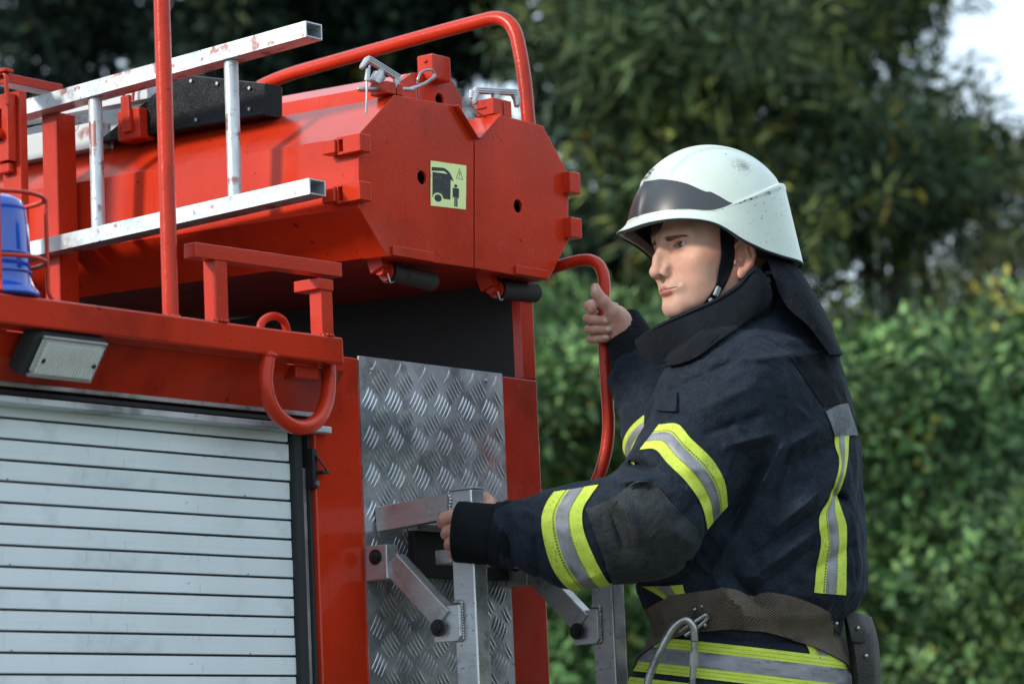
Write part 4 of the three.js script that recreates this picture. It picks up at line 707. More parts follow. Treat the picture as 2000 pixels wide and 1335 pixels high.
sewn([[[-0.146,0.0655,-0], [-0.1759,0.0274,-0]], [[-0.1178,0.0664,-0], [-0.1535,0.0282,-0]], [[-0.0987,0.0456,-0], [-0.1352,0.0083,0]], [[-0.0631,0.01,-0], [-0.1029,-0.0241,-0]], [[-0.044,-0.0249,-0], [-0.0813,-0.0572,-0]], [[-0.0373,-0.0622,-0], [-0.0697,-0.0979,-0]]]);
sewn([[[-0.3086,-0.0382,-0], [-0.2406,-0.0265,-0]], [[-0.3186,-0.0514,-0], [-0.2514,-0.0407,-0]], [[-0.3277,-0.0755,-0], [-0.2647,-0.0631,-0]], [[-0.3252,-0.1079,-0], [-0.2647,-0.0904,-0]], [[-0.3111,-0.1543,-0], [-0.2514,-0.1278,-0]], [[-0.2895,-0.185,-0], [-0.2323,-0.1659,-0]], [[-0.2705,-0.2024,-0], [-0.2107,-0.1975,-0]]]);
sewn([[[0.1386,0.0448,-0], [0.1651,0.0448,-0]], [[0.1386,0.0265,-0], [0.1626,0.0183,-0]], [[0.1444,0.0083,-0], [0.1585,-0.0008,-0]], [[0.1369,-0.0249,-0], [0.151,-0.0282,-0]], [[0.1261,-0.0564,-0], [0.1444,-0.0523,-0]], [[0.1095,-0.0796,-0], [0.1485,-0.073,-0]], [[0.1079,-0.0979,-0], [0.156,-0.0962,-0]], [[0.1112,-0.1178,-0], [0.1568,-0.1228,-0]], [[0.1037,-0.1659,-0], [0.156,-0.1659,-0]], [[0.0996,-0.1983,-0], [0.1543,-0.2066,-0]]]);
sewn([[[-0.1659,-0.1958,0], [-0.1062,-0.1875,-0]], [[-0.1369,-0.2107,-0], [-0.0996,-0.2124,-0]], [[-0.1178,-0.2323,-0], [-0.0938,-0.2323,-0]]]);
mesh('elbow_patch', tape(jacketField, [[[-0.2605,-0.0622,0], [-0.2174,-0.1825,-0]], [[-0.224,-0.0473,-0], [-0.1742,-0.1892,-0]], [[-0.1842,-0.0216,-0], [-0.1344,-0.1858,-0]], [[-0.1593,-0.0216,-0], [-0.1029,-0.1701,-0]], [[-0.1244,-0.0581,-0], [-0.0871,-0.141,0]], [[-0.0896,-0.0929,-0], [-0.0813,-0.1162,-0]]], 0, 1, 0.0032, 8, 22, 0.003), M.patch, jacket, true).geometry = metreUV(jacket.children[jacket.children.length - 1].geometry);
mesh('back_yoke', tape(jacketField, [[[0.0647,0.1684,-0], [0.1195,0.0896,-0]], [[0.1037,0.1742,-0], [0.1427,0.0946,0]], [[0.1427,0.1775,-0], [0.1659,0.0946,-0]]], 0, 1, 0.0016, 8, 16), M.navyDark, jacket);
mesh('back_label', tape(jacketField, [[[0.122,0.0838,-0], [0.1386,0.0431,-0]], [[0.1452,0.0929,-0], [0.1618,0.044,-0]], [[0.1676,0.0946,-0], [0.1842,0.0431,0]]], 0, 1, 0.0026, 8, 10), M.label, jacket);
mesh('sleeve_tab', tape((x, y, z) => jacketField(x, y, z), [[[-0.1493,0.1145,0], [-0.151,0.0879,-0]], [[-0.1327,0.1162,-0], [-0.1344,0.0863,-0]], [[-0.117,0.1162,-0], [-0.1195,0.0863,-0]]], 0, 1, 0.006, 5, 5, 0.003), M.navy, jacket);
// right sleeve tape: a ring above the elbow
{
  const a = V(WRR), b = V(ELR), ax = b.clone().sub(a).normalize(), e1 = V(0, 0, 1).addScaledVector(ax, -ax.z).normalize(), e2 = ax.clone().cross(e1);
  for (const [name, s0, s1, off, m] of [['reflective_tape', -0.008, 0.002, 0.0062, M.lime], ['silver_strip', 0.001, 0.012, 0.0068, M.silver], ['reflective_tape', 0.011, 0.021, 0.0062, M.lime]]) {
    const P = [], uv = [], I = []; for (let i = 0; i <= 48; i++) for (let j = 0; j <= 3; j++) { const ph = i / 48 * 6.2832, c = b.clone().addScaledVector(ax, 0.018 + lerp(s0, s1, j / 3)), d = e1.clone().multiplyScalar(Math.cos(ph)).addScaledVector(e2, Math.sin(ph)); let r = 0.05; for (let k = 0; k < 20; k++) { const q = c.clone().addScaledVector(d, r); r -= (sleeveR(q.x, q.y, q.z) - 0.006 * fbm(q.x * 9 + q.y * 4, q.y * 7 - q.x * 3, q.z * 9, 3) - off) * 0.9; } const q = c.addScaledVector(d, r); P.push(q.x, q.y, q.z); uv.push(i / 48 * 0.4, j / 3); }
    for (let i = 0; i < 48; i++) for (let j = 0; j < 3; j++) { const k = i * 4 + j; I.push(k, k + 4, k + 1, k + 1, k + 4, k + 5); }
    const g = new THREE.BufferGeometry(); g.setAttribute('position', new THREE.Float32BufferAttribute(P, 3)); g.setAttribute('uv', new THREE.Float32BufferAttribute(uv, 2)); g.setIndex(I); g.computeVertexNormals(); mesh(name, g, m, jacket, true);
  }
}
// knit wristlets and storm cuffs
const ribbed = (pts, r0, r1) => { const g = sweep(new THREE.CatmullRomCurve3(pts.map((p) => V(p))).getPoints(40), (t) => lerp(r0, r1, t) * (1 + 0.012 * Math.sin(t * 70)), 72, true); const p = g.attributes.position; for (let i = 0; i < p.count; i++) { const k = i % 72; const c = 0.0005 * Math.cos(k / 72 * 6.283 * 36); p.setY(i, p.getY(i) + c); } g.computeVertexNormals(); return g; };
mesh('wristlet', ribbed([[-0.4038,-0.1078,0.182], [-0.4254,-0.1064,0.18], [-0.4471,-0.1049,0.178], [-0.4591,-0.1042,0.176]], 0.0475, 0.0475), M.knit, jacket);
mesh('cuff_band', sweep([[-0.3829,-0.1084,0.186], [-0.3926,-0.1085,0.185], [-0.4022,-0.1077,0.184]], (t) => lerp(0.0535, 0.0505, t), 48), M.navyDark, jacket);
mesh('cuff_strap', sweep([[-0.3733,-0.1083,0.187], [-0.3829,-0.1084,0.186]], () => 0.0545, 48), M.knit, jacket);
mesh('wristlet', ribbed([[-0.1599,0.1508,-0.24], [-0.1662,0.1733,-0.258], [-0.1715,0.196,-0.278], [-0.1814,0.2187,-0.296], [-0.1865,0.2311,-0.302]], 0.046, 0.033), M.knit, jacket);

// ---------- collar
const outside = (min) => (p) => { for (let k = 0; k < 40 && jacketField(p.x, p.y, p.z) < min; k++) p.z += 0.004; };
const collar = mesh('collar', sheet([
  [[-0.1723,0.1958,-0.03], [-0.1389,0.2204,0.045], [-0.0952,0.2414,0.088], [-0.0505,0.2616,0.104], [-0.0158,0.2843,0.108], [0.0124,0.3129,0.1], [0.0323,0.297,0.085]],
  [[-0.1708,0.1875,-0.025], [-0.1353,0.199,0.055], [-0.0918,0.2169,0.1], [-0.0488,0.2379,0.116], [-0.0118,0.2606,0.12], [0.0196,0.2867,0.112], [0.038,0.2805,0.095]],
  [[-0.1651,0.1758,-0.02], [-0.1289,0.1777,0.06], [-0.0873,0.1925,0.108], [-0.0462,0.2152,0.126], [-0.0092,0.2378,0.13], [0.0223,0.259,0.12], [0.0401,0.2641,0.1]],
  [[-0.1556,0.1626,-0.01], [-0.1224,0.1564,0.06], [-0.0843,0.1698,0.112], [-0.0482,0.1957,0.132], [-0.0136,0.2167,0.134], [0.0155,0.237,0.124], [0.0333,0.2478,0.104]]], 0.0042, 8, 8, outside(0.006)), M.navyDark, person);
mesh('collar_lining', sheet([
  [[-0.164,0.1891,-0.05], [-0.1259,0.2205,0.03], [-0.0871,0.2399,0.074], [-0.0473,0.2593,0.092], [-0.0133,0.2804,0.096], [0.0119,0.3019,0.085], [0.0375,0.2911,0.05], [0.0581,0.2821,-0], [0.0462,0.2789,-0.06], [-0.002,0.2583,-0.09], [-0.0695,0.233,-0.09]],
  [[-0.1351,0.1557,-0.04], [-0.1011,0.1743,0.03], [-0.0667,0.1908,0.075], [-0.0353,0.2071,0.095], [-0.003,0.2153,0.1], [0.0262,0.2153,0.09], [0.0577,0.2114,0.055], [0.0747,0.2074,-0], [0.063,0.2076,-0.06], [0.0064,0.1992,-0.09], [-0.0611,0.1823,-0.09]]], 0.004, 6, 8), M.navyDark, collar);
mesh('collar_edge', sweep(new THREE.CatmullRomCurve3([[-0.1654,0.1983,-0.013], [-0.1369,0.2188,0.054], [-0.0948,0.2389,0.096], [-0.051,0.2591,0.112], [-0.0164,0.2809,0.116], [0.011,0.3087,0.108]].map((p) => V(p))).getPoints(60), () => 0.0015, 8), M.navy, collar);

// ---------- trousers, belt
const trouserRows = [[[0.0133,-0.2671,-0], 0.138, 0.170], [[0.0116,-0.2904,-0], 0.152, 0.180], [[0.0066,-0.3236,-0], 0.168, 0.186], [[0.0017,-0.3609,-0], 0.180, 0.190], [[-0,-0.4148,0], 0.165, 0.185]];
const hipField = loftField(trouserRows);
const HPL = [-0.0492,-0.3994,0.0898], KNL = [-0.1591,-0.7785,0.1595], ANL = [-0.159,-1.1197,0.1771], HPR = [0.0529,-0.4158,-0.0579], KNR = [-0.064,-0.7886,-0.0134], ANR = [-0.1162,-1.1256,0.122];
const trouserField = (x, y, z) => {
  let d = hipField(x, y, z);
  for (const [a, b, c] of [[HPL, KNL, ANL], [HPR, KNR, ANR]]) d = smin(d, smin(cap3(x, y, z, a, b, 0.108, 0.082), cap3(x, y, z, b, c, 0.082, 0.068), 0.03), 0.04);
  if (Math.abs(d) < 0.04) d -= 0.007 * fbm(x * 8, y * 11, z * 8, 3) + 0.002 * fbm(x * 40, y * 30, z * 40, 2);
  return d;
};
const trousers = cloth('trousers', nets(trouserField, [-0.36, -1.28, -0.36], [0.26, -0.262, 0.30], 0.0062), M.navy, person);
const plane = (y0, gx, gz) => (x, z) => y0 + gx * x + gz * z;
for (const [y0, tag] of [[-0.331, 0], [-0.399, 1]]) {
  const mid = plane(y0, -0.115, 0.10); void tag;
  mesh('reflective_tape', band(trouserField, 0.008, 0, (x, z) => mid(x, z) + 0.0205, 0.0085, 0.002, 0.0012), M.lime, trousers, true);
  mesh('silver_strip', band(trouserField, 0.008, 0, mid, 0.0125, 0.0025, 0.0012), M.silver, trousers, true);
  mesh('reflective_tape', band(trouserField, 0.008, 0, (x, z) => mid(x, z) - 0.0205, 0.0085, 0.002, 0.0012), M.lime, trousers, true);
}
sewn([[[0.0821,-0.2705,-0], [0.1178,-0.2804,-0]], [[0.0946,-0.2904,-0], [0.1344,-0.2954,-0]], [[0.0962,-0.3086,-0], [0.1452,-0.3136,-0]], [[0.0913,-0.3236,-0], [0.1377,-0.3302,-0]]], { f: trouserField, parent: trousers });
const clothes = (x, y, z) => Math.min(jacketField(x, y, z), trouserField(x, y, z));
const belt = mesh('belt', band(clothes, 0.01, 0, plane(-0.318, -0.10, 0.47), 0.026, 0.003, 0.005, 130, 8), M.webbing, person, true);
{ const u = belt.geometry.attributes.uv; for (let i = 0; i < u.count; i++) u.setY(i, u.getY(i) * 0.052); }
{
  const riv = (p) => new THREE.SphereGeometry(0.0036, 12, 8).translate(...p);
  mesh('buckle_plate', sheet([[[-0.0911,-0.2148,0.176], [-0.0691,-0.211,0.184]], [[-0.0895,-0.2389,0.176], [-0.0675,-0.235,0.184]], [[-0.0864,-0.2596,0.178], [-0.066,-0.2556,0.186]]], 0.004, 8, 6), M.blackSteel, belt);
  for (const p of [[-0.0874,-0.2248,0.182], [-0.0764,-0.2196,0.186], [-0.0719,-0.2489,0.19]]) mesh('rivet', riv(p), M.steel, belt);
  mesh('ring', bentTube([[-0.1128,-0.2583,0.192], [-0.0923,-0.245,0.198], [-0.0706,-0.2317,0.195], [-0.0663,-0.2361,0.19], [-0.0807,-0.2505,0.19], [-0.103,-0.2651,0.188]], 0.0036, 0.01, 12), M.steel, belt);
  mesh('eyelet', sheet([[[0.1233,-0.236,0.115], [0.149,-0.263,0.085]], [[0.1262,-0.2519,0.118], [0.1504,-0.2741,0.088]]], 0.003, 5, 5), M.leather, belt);
  mesh('rivet', riv([0.1421,-0.2539,0.105]), M.steel, belt);
  mesh('front_buckle', sheet([[[-0.1439,-0.2731,-0.03], [-0.1358,-0.2629,0.03], [-0.1233,-0.2487,0.08]], [[-0.1447,-0.3032,-0.03], [-0.1366,-0.2926,0.03], [-0.1252,-0.2744,0.085]]], 0.006, 6, 6), M.blackSteel, belt);
  // tool pouch on the hip
  const po = mesh('pouch', sheet([[[0.1614,-0.2488,0.06], [0.1789,-0.2447,0.05], [0.1986,-0.2522,0.02]], [[0.1631,-0.2753,0.075], [0.1855,-0.2729,0.065], [0.2066,-0.2794,0.03]], [[0.1686,-0.3152,0.085], [0.1909,-0.3145,0.075], [0.211,-0.3201,0.035]], [[0.1735,-0.3723,0.085], [0.1942,-0.3734,0.075], [0.2118,-0.3778,0.035]]], 0.022, 8, 8), M.leather, belt);
  mesh('pouch_flap', sheet([[[0.1596,-0.2448,0.078], [0.1786,-0.2407,0.068], [0.2001,-0.2483,0.036]], [[0.1646,-0.2672,0.092], [0.1853,-0.2665,0.082], [0.2073,-0.2746,0.046]], [[0.1677,-0.2834,0.094], [0.1848,-0.2874,0.086], [0.2052,-0.2891,0.05]]], 0.004, 8, 8), M.leather, po);
  for (const p of [[0.1779,-0.2625,0.09], [0.1909,-0.3066,0.09]]) mesh('rivet', riv(p), M.steel, po);
}
// boots on the rung
for (const [a, k] of [[ANL, KNL], [ANR, KNR]]) {
  const up = [k[0] - a[0], k[1] - a[1], k[2] - a[2]], L = Math.hypot(...up), kk = a.map((v, i) => v + up[i] / L * 0.12), toe = a.map((v, i) => v + [-0.11, -0.075, -0.08][i]), heel = a.map((v, i) => v + [0.03, -0.07, 0.025][i]);
  const bf = (x, y, z) => smin(smin(cap3(x, y, z, a, kk, 0.056, 0.062), cap3(x, y, z, heel, toe, 0.042, 0.044), 0.03), cap3(x, y, z, a, toe, 0.05, 0.035), 0.03);
  mesh('boot', nets(bf, a.map((v, i) => v - [0.22, 0.16, 0.2][i]), a.map((v) => v + 0.22), 0.008), M.leather, person);
}

// ---------- head: own axes x to the person's left, y up, z forward, origin between the ears
const HEAD = new THREE.Matrix4();
{
  const up = V(-0.0428, 0.9893, -0.1395).normalize(), fw = V(-0.866, 0, 0.5); fw.addScaledVector(up, -fw.dot(up)).normalize();
  HEAD.makeBasis(up.clone().cross(fw), up, fw).setPosition(...[-0.0481,0.3103,-0]);
}
const mir = (x) => Math.abs(x);
const lipUp = (X, y, z) => Math.min(cap3(X, y, z, [0.0250, -0.0366, 0.0845], [0.0140, -0.0354, 0.0895], 0.0014, 0.0032), cap3(X, y, z, [0.0140, -0.0354, 0.0895], [0.0050, -0.0338, 0.0926], 0.0032, 0.0040), cap3(X, y, z, [0.0050, -0.0338, 0.0926], [0, -0.0346, 0.0928], 0.0040, 0.0036));
const lipLow = (X, y, z) => Math.min(cap3(X, y, z, [0.0225, -0.0378, 0.0850], [0.0115, -0.0408, 0.0898], 0.0014, 0.0048), cap3(X, y, z, [0.0115, -0.0408, 0.0898], [0, -0.0420, 0.0908], 0.0048, 0.0056));
const headField = (x, y, z) => {
  const X = mir(x);
  let d = ell3(X, y, z, [0, 0.060, -0.010], [0.075, 0.090, 0.094]);
  d = smin(d, ell3(X, y, z, [0, 0.068, 0.030], [0.062, 0.050, 0.066]), 0.03);
  d = smin(d, ell3(X, y, z, [0, 0.022, 0.034], [0.062, 0.060, 0.056]), 0.03);
  d = smin(d, ell3(X, y, z, [0.040, 0.000, 0.055], [0.024, 0.026, 0.027]), 0.02);
  d = smin(d, ell3(X, y, z, [0.056, 0.010, 0.030], [0.014, 0.015, 0.036]), 0.02);
  d = smin(d, ell3(X, y, z, [0, -0.020, 0.066], [0.033, 0.030, 0.028]), 0.022);
  d = smin(d, ell3(X, y, z, [0, -0.040, 0.040], [0.047, 0.034, 0.044]), 0.022);
  d = smin(d, ell3(X, y, z, [0.042, -0.022, 0.036], [0.0195, 0.030, 0.032]), 0.02);
  d = smin(d, cap3(X, y, z, [0.0575, 0.0, 0.002], [0.0535, -0.036, 0.008], 0.013, 0.0145), 0.02);
  d = smin(d, cap3(X, y, z, [0.0535, -0.036, 0.008], [0.014, -0.065, 0.070], 0.0130, 0.0125), 0.02);
  d = smin(d, ell3(X, y, z, [0, -0.0645, 0.0765], [0.021, 0.0165, 0.0165]), 0.016);
  d = smin(d, cap3(0, y, Math.hypot(X, z + 0.022) - 0.0, [0, -0.02, 0], [0, -0.17, 0], 0.055, 0.062), 0.03);
  // brow, eye hollow
  d = smin(d, cap3(X, y, z, [0.010, 0.0475, 0.0900], [0.046, 0.0510, 0.0700], 0.0092, 0.0080), 0.014);
  d = smax(d, -ell3(X, y, z, [0.0320, 0.0315, 0.0965], [0.0185, 0.0105, 0.0155]), 0.014);
  d = smax(d, -ell3(X, y, z, [0.0185, 0.0285, 0.0990], [0.0070, 0.0120, 0.0100]), 0.010);
  // nose
  d = smin(d, cap3(X, y, z, [0, 0.040, 0.0925], [0, 0.012, 0.1035], 0.0062, 0.0072), 0.010);
  d = smin(d, cap3(X, y, z, [0, 0.014, 0.1035], [0, -0.0075, 0.1090], 0.0068, 0.0090), 0.008);
  d = smin(d, cap3(X, y, z, [0.006, 0.018, 0.0890], [0.0115, -0.008, 0.0945], 0.0070, 0.0085), 0.010);
  d = smin(d, ell3(X, y, z, [0, -0.0095, 0.1085], [0.0102, 0.0092, 0.0104]), 0.006);
  d = smin(d, ell3(X, y, z, [0.0136, -0.0118, 0.0975], [0.0066, 0.0074, 0.0098]), 0.0055);
  d = smax(d, -ell3(X, y, z, [0.0080, -0.0190, 0.1035], [0.0046, 0.0064, 0.0075]), 0.0025);
  d = smax(d, -ell3(X, y, z, [0.0215, -0.010, 0.0965], [0.0022, 0.010, 0.008]), 0.005);
  // mouth and chin
  d = smin(d, ell3(X, y, z, [0, -0.0310, 0.0780], [0.030, 0.0150, 0.0145]), 0.012);
  const lipU = lipUp(X, y, z);
  const lipL = lipLow(X, y, z);
  d = smin(smin(d, lipU, 0.0045), lipL, 0.005);
  d = smax(d, -Math.min(cap3(X, y, z, [0.0262, -0.0370, 0.0872], [0.0135, -0.0381, 0.0946], 0.0007, 0.0014), cap3(X, y, z, [0.0135, -0.0381, 0.0946], [0, -0.0384, 0.0982], 0.0014, 0.0017)), 0.0016);
  d = smax(d, -ell3(X, y, z, [0, -0.0520, 0.0985], [0.016, 0.0042, 0.0090]), 0.010);
  // folds: beside the nose and mouth, under the eye, above the lid, between the brows
  d = smax(d, -cap3(X, y, z, [0.0195, -0.0085, 0.0945], [0.0300, -0.0300, 0.0860], 0.0005, 0.0005), 0.0085);
  d = smax(d, -cap3(X, y, z, [0.0180, 0.0225, 0.0880], [0.0420, 0.0195, 0.0800], 0.0008, 0.0008), 0.0055);
  d = smax(d, -cap3(X, y, z, [0, -0.0205, 0.1000], [0, -0.0300, 0.0985], 0.0012, 0.0015), 0.0040);
  d = smin(d, ell3(X, y, z, [0.0440, 0.0060, 0.0640], [0.0160, 0.0100, 0.0150]), 0.014);
  // eyelids: a thick shell over the eyeball with a slit
  const lid = Math.hypot(X - 0.0312, y - 0.0322, z - 0.0690) - 0.0138;
  d = smin(d, lid, 0.004);
  d = smin(d, cap3(X, y, z, [0.0175, 0.0368, 0.0790], [0.0300, 0.0396, 0.0818], 0.0019, 0.0023), 0.004);
  d = smin(d, cap3(X, y, z, [0.0300, 0.0396, 0.0818], [0.0465, 0.0350, 0.0705], 0.0023, 0.0018), 0.004);
  d = smax(d, -ell3(X, y, z, [0.0312, 0.0320, 0.0830], [0.0136, 0.0054, 0.0085]), 0.0012);
  return d;
};
// ear, left and right alike
const earPts = [[0.0725, 0.0125, 0.0090], [0.0760, 0.0240, 0.0060], [0.0800, 0.0320, -0.0030], [0.0840, 0.0315, -0.0140], [0.0870, 0.0230, -0.0215], [0.0875, 0.0100, -0.0225], [0.0850, -0.0040, -0.0170], [0.0800, -0.0150, -0.0090], [0.0755, -0.0205, -0.0030]];
const earField = (x, y, z) => {
  const X = mir(x); let d = 1;
  for (let i = 0; i < earPts.length - 1; i++) d = smin(d, cap3(X, y, z, earPts[i], earPts[i + 1], 0.0036 - (i > 5 ? 0.0002 * (i - 5) : 0), 0.0036), 0.002);
  const t = (-z) * 0.42;
  let s = ell3(X - t, y, z, [0.0755, 0.0060, -0.0070], [0.0034, 0.0270, 0.0165]);
  d = smin(d, s, 0.004);
  d = smin(d, ell3(X, y, z, [0.0775, -0.0195, -0.0035], [0.0046, 0.0085, 0.0072]), 0.005);
  d = smin(d, cap3(X, y, z, [0.0830, 0.0215, -0.0125], [0.0845, 0.0060, -0.0155], 0.0026, 0.0028), 0.003);
  d = smin(d, cap3(X, y, z, [0.0845, 0.0060, -0.0155], [0.0790, -0.0110, -0.0070], 0.0028, 0.0026), 0.003);
  d = smin(d, cap3(X, y, z, [0.0725, 0.0090, 0.0085], [0.0770, 0.0080, -0.0080], 0.0026, 0.0018), 0.003);
  d = smin(d, ell3(X, y, z, [0.0755, -0.0010, 0.0075], [0.0046, 0.0058, 0.0040]), 0.003);
  d = smax(d, -ell3(X, y, z, [0.0840, 0.0000, -0.0040], [0.0095, 0.0085, 0.0072]), 0.003);
  d = smin(d, cap3(X, y, z, [0.066, 0.004, -0.002], [0.074, 0.004, -0.006], 0.011, 0.007), 0.004);
  return d;
};
const fullHead = (x, y, z) => smin(headField(x, y, z), Math.abs(x) > 0.05 && Math.abs(y) < 0.06 && z < 0.03 ? earField(x, y, z) : 0.02, 0.004);
const skinColour = (x, y, z) => {
  const X = mir(x); let c = [0.61, 0.365, 0.270];
  const mixTo = (q, w) => { c = c.map((v, i) => lerp(v, q[i], clamp(w))); };
  mixTo([0.65, 0.345, 0.265], 0.5 * Math.exp(-(((X - 0.042) / 0.018) ** 2 + ((y + 0.006) / 0.018) ** 2)));   // flush of the cheeks
  mixTo([0.62, 0.325, 0.245], 0.5 * Math.exp(-(((X) / 0.014) ** 2 + ((y + 0.008) / 0.012) ** 2)) * (z > 0.09 ? 1 : 0));
  mixTo([0.60, 0.27, 0.20], sstep(0.066, 0.074, Math.abs(x)) * 0.75);
  mixTo([0.50, 0.295, 0.230], 0.45 * Math.exp(-(((X - 0.032) / 0.017) ** 2 + ((y - 0.022) / 0.008) ** 2)));   // thin skin under the eyes
  mixTo([0.50, 0.34, 0.265], 0.5 * sstep(-0.022, -0.042, y) * (z > -0.03 ? 1 : 0) * (0.7 + 0.6 * fbm(x * 300, y * 300, z * 300, 2)));   // shaved beard
  const lu = lipUp(X, y, z), ll = lipLow(X, y, z);
  mixTo([0.46, 0.165, 0.140], 0.9 * (1 - sstep(0.0006, 0.0022, ll))); mixTo([0.37, 0.135, 0.118], 0.9 * (1 - sstep(0.0004, 0.0018, lu)));
  if (Math.abs(y - 0.0345) < 0.004 && Math.abs(X - 0.0312) < 0.0145 && z > 0.068) mixTo([0.05, 0.03, 0.025], 0.8 * (1 - sstep(0.0, 0.0022, Math.abs(y - (0.0358 - ((X - 0.0312) ** 2) * 22)))));   // lash line
  const n = 1 + 0.16 * fbm(x * 60, y * 60, z * 60, 4), b = 0.5 + 1.4 * fbm(x * 34 + 9, y * 34, z * 34, 3); c = [c[0] * (1 + 0.03 * b), c[1] * (1 - 0.10 * b), c[2] * (1 - 0.12 * b)]; const pore = fbm(x * 420, y * 420, z * 420, 2) > 0.26 ? 0.94 : 1; return c.map((v) => v * n * pore);
};
const paint = (g, fn) => { const p = g.attributes.position, c = new Float32Array(p.count * 3); for (let i = 0; i < p.count; i++) { const q = fn(p.getX(i), p.getY(i), p.getZ(i)); c[i * 3] = q[0]; c[i * 3 + 1] = q[1]; c[i * 3 + 2] = q[2]; } g.setAttribute('color', new THREE.BufferAttribute(c, 3)); return g; };
const gHead = paint(nets(fullHead, [-0.095, -0.15, -0.115], [0.095, 0.16, 0.13], 0.00165, 0.0007), skinColour).applyMatrix4(HEAD);

// ---------- hands
const chain = (x, y, z, pts, r0, r1) => { let d = 1; const n = pts.length - 1; for (let i = 0; i < n; i++) d = Math.min(d, cap3(x, y, z, pts[i], pts[i + 1], lerp(r0, r1, i / n), lerp(r0, r1, (i + 1) / n)) - 0); return d; };
// right hand round the grab handle: fingers come from behind, tips in front; thumb points up along the tube
const fingersR = [
  [[[-0.1978,0.2521,-0.305], [-0.2169,0.2557,-0.312], [-0.2365,0.2574,-0.3], [-0.2432,0.2545,-0.278], [-0.2374,0.2482,-0.266]], 0.0090, 0.0082],
  [[[-0.1959,0.2329,-0.308], [-0.2186,0.2347,-0.315], [-0.24,0.2354,-0.3], [-0.245,0.2326,-0.274], [-0.2341,0.2307,-0.255], [-0.2133,0.2281,-0.253]], 0.0086, 0.0076],
  [[[-0.195,0.2153,-0.308], [-0.2177,0.2171,-0.315], [-0.2383,0.217,-0.3], [-0.2433,0.2143,-0.274], [-0.2316,0.2142,-0.254], [-0.209,0.2133,-0.252]], 0.0085, 0.0074],
  [[[-0.1951,0.1986,-0.305], [-0.2151,0.1995,-0.312], [-0.2348,0.1995,-0.298], [-0.2389,0.1977,-0.274], [-0.2298,0.1977,-0.256], [-0.2124,0.1994,-0.254]], 0.0078, 0.0068]];
const thumbR = [[-0.1852,0.2116,-0.262], [-0.2003,0.2411,-0.252], [-0.2169,0.2602,-0.249], [-0.2291,0.2742,-0.25], [-0.2316,0.2846,-0.252]];
const handR = (x, y, z) => {
  let d = ell3(x, y, z, [-0.191,0.2239,-0.272], [0.016, 0.031, 0.022]);
  d = smin(d, ell3(x, y, z, [-0.1887,0.2203,-0.262], [0.015, 0.024, 0.013]), 0.01);
  d = smin(d, cap3(x, y, z, [-0.1979,0.2416,-0.3], [-0.1962,0.2039,-0.3], 0.013, 0.012), 0.012);
  d = smin(d, cap3(x, y, z, [-0.1865,0.2169,-0.275], [-0.1713,0.1733,-0.262], 0.022, 0.027), 0.02);
  let f = 1; for (const [p, a, b] of fingersR) f = Math.min(f, chain(x, y, z, p, a, b));
  d = smin(d, f, 0.004);
  d = smin(d, smin(cap3(x, y, z, thumbR[0], thumbR[1], 0.017, 0.0118), smin(cap3(x, y, z, thumbR[1], thumbR[2], 0.0118, 0.0108), smin(cap3(x, y, z, thumbR[2], thumbR[3], 0.0108, 0.0100), cap3(x, y, z, thumbR[3], thumbR[4], 0.0100, 0.0082), 0.003), 0.004), 0.008), 0.010);
  return d + 0.0006 * fbm(x * 150, y * 150, z * 150, 2);
};
const handTone = (x, y, z) => { const n = 1 + 0.16 * fbm(x * 70 + 3, y * 70, z * 70, 3); return [0.53 * n, 0.280 * n, 0.205 * n]; };
const gHandR = paint(nets(handR, [-0.30, 0.14, -0.36], [-0.14, 0.30, -0.21], 0.0019, 0.0008), handTone);
// left hand round the ladder stile; the knit wristlet covers the back of the hand
const fingersL = [
  [[[-0.4495,-0.0815,0.18], [-0.4664,-0.0785,0.176], [-0.4794,-0.0839,0.166], [-0.4829,-0.0912,0.15], [-0.4672,-0.0957,0.128]], 0.0105, 0.0092],
  [[[-0.4494,-0.1006,0.182], [-0.4631,-0.0993,0.178], [-0.4746,-0.1031,0.167], [-0.4773,-0.1097,0.15], [-0.464,-0.1135,0.128]], 0.0100, 0.0088],
  [[[-0.4495,-0.1176,0.18], [-0.4599,-0.117,0.177], [-0.4706,-0.1208,0.166], [-0.4725,-0.1267,0.15], [-0.4608,-0.1297,0.128]], 0.0096, 0.0084],
  [[[-0.4479,-0.1339,0.176], [-0.4552,-0.1348,0.173], [-0.4642,-0.1379,0.163], [-0.466,-0.142,0.15], [-0.4559,-0.1441,0.13]], 0.0084, 0.0074]];
const handL = (x, y, z) => {
  let d = cap3(x, y, z, [-0.4174,-0.1073,0.178], [-0.439,-0.1072,0.18], 0.034, 0.032);
  d = smin(d, cap3(x, y, z, [-0.4439,-0.0832,0.178], [-0.4423,-0.1332,0.174], 0.017, 0.014), 0.012);
  let f = 1; for (const [p, a, b] of fingersL) f = Math.min(f, chain(x, y, z, p, a, b));
  d = smin(d, f, 0.004);
  d = smin(d, chain(x, y, z, [[-0.4151,-0.0823,0.165], [-0.4089,-0.064,0.13], [-0.4157,-0.0566,0.1], [-0.4305,-0.0581,0.085]], 0.014, 0.0095), 0.008);
  return d + 0.0006 * fbm(x * 150, y * 150, z * 150, 2);
};
const gHandL = paint(nets(handL, [-0.54, -0.19, 0.04], [-0.36, -0.02, 0.24], 0.0022, 0.0009), handTone);
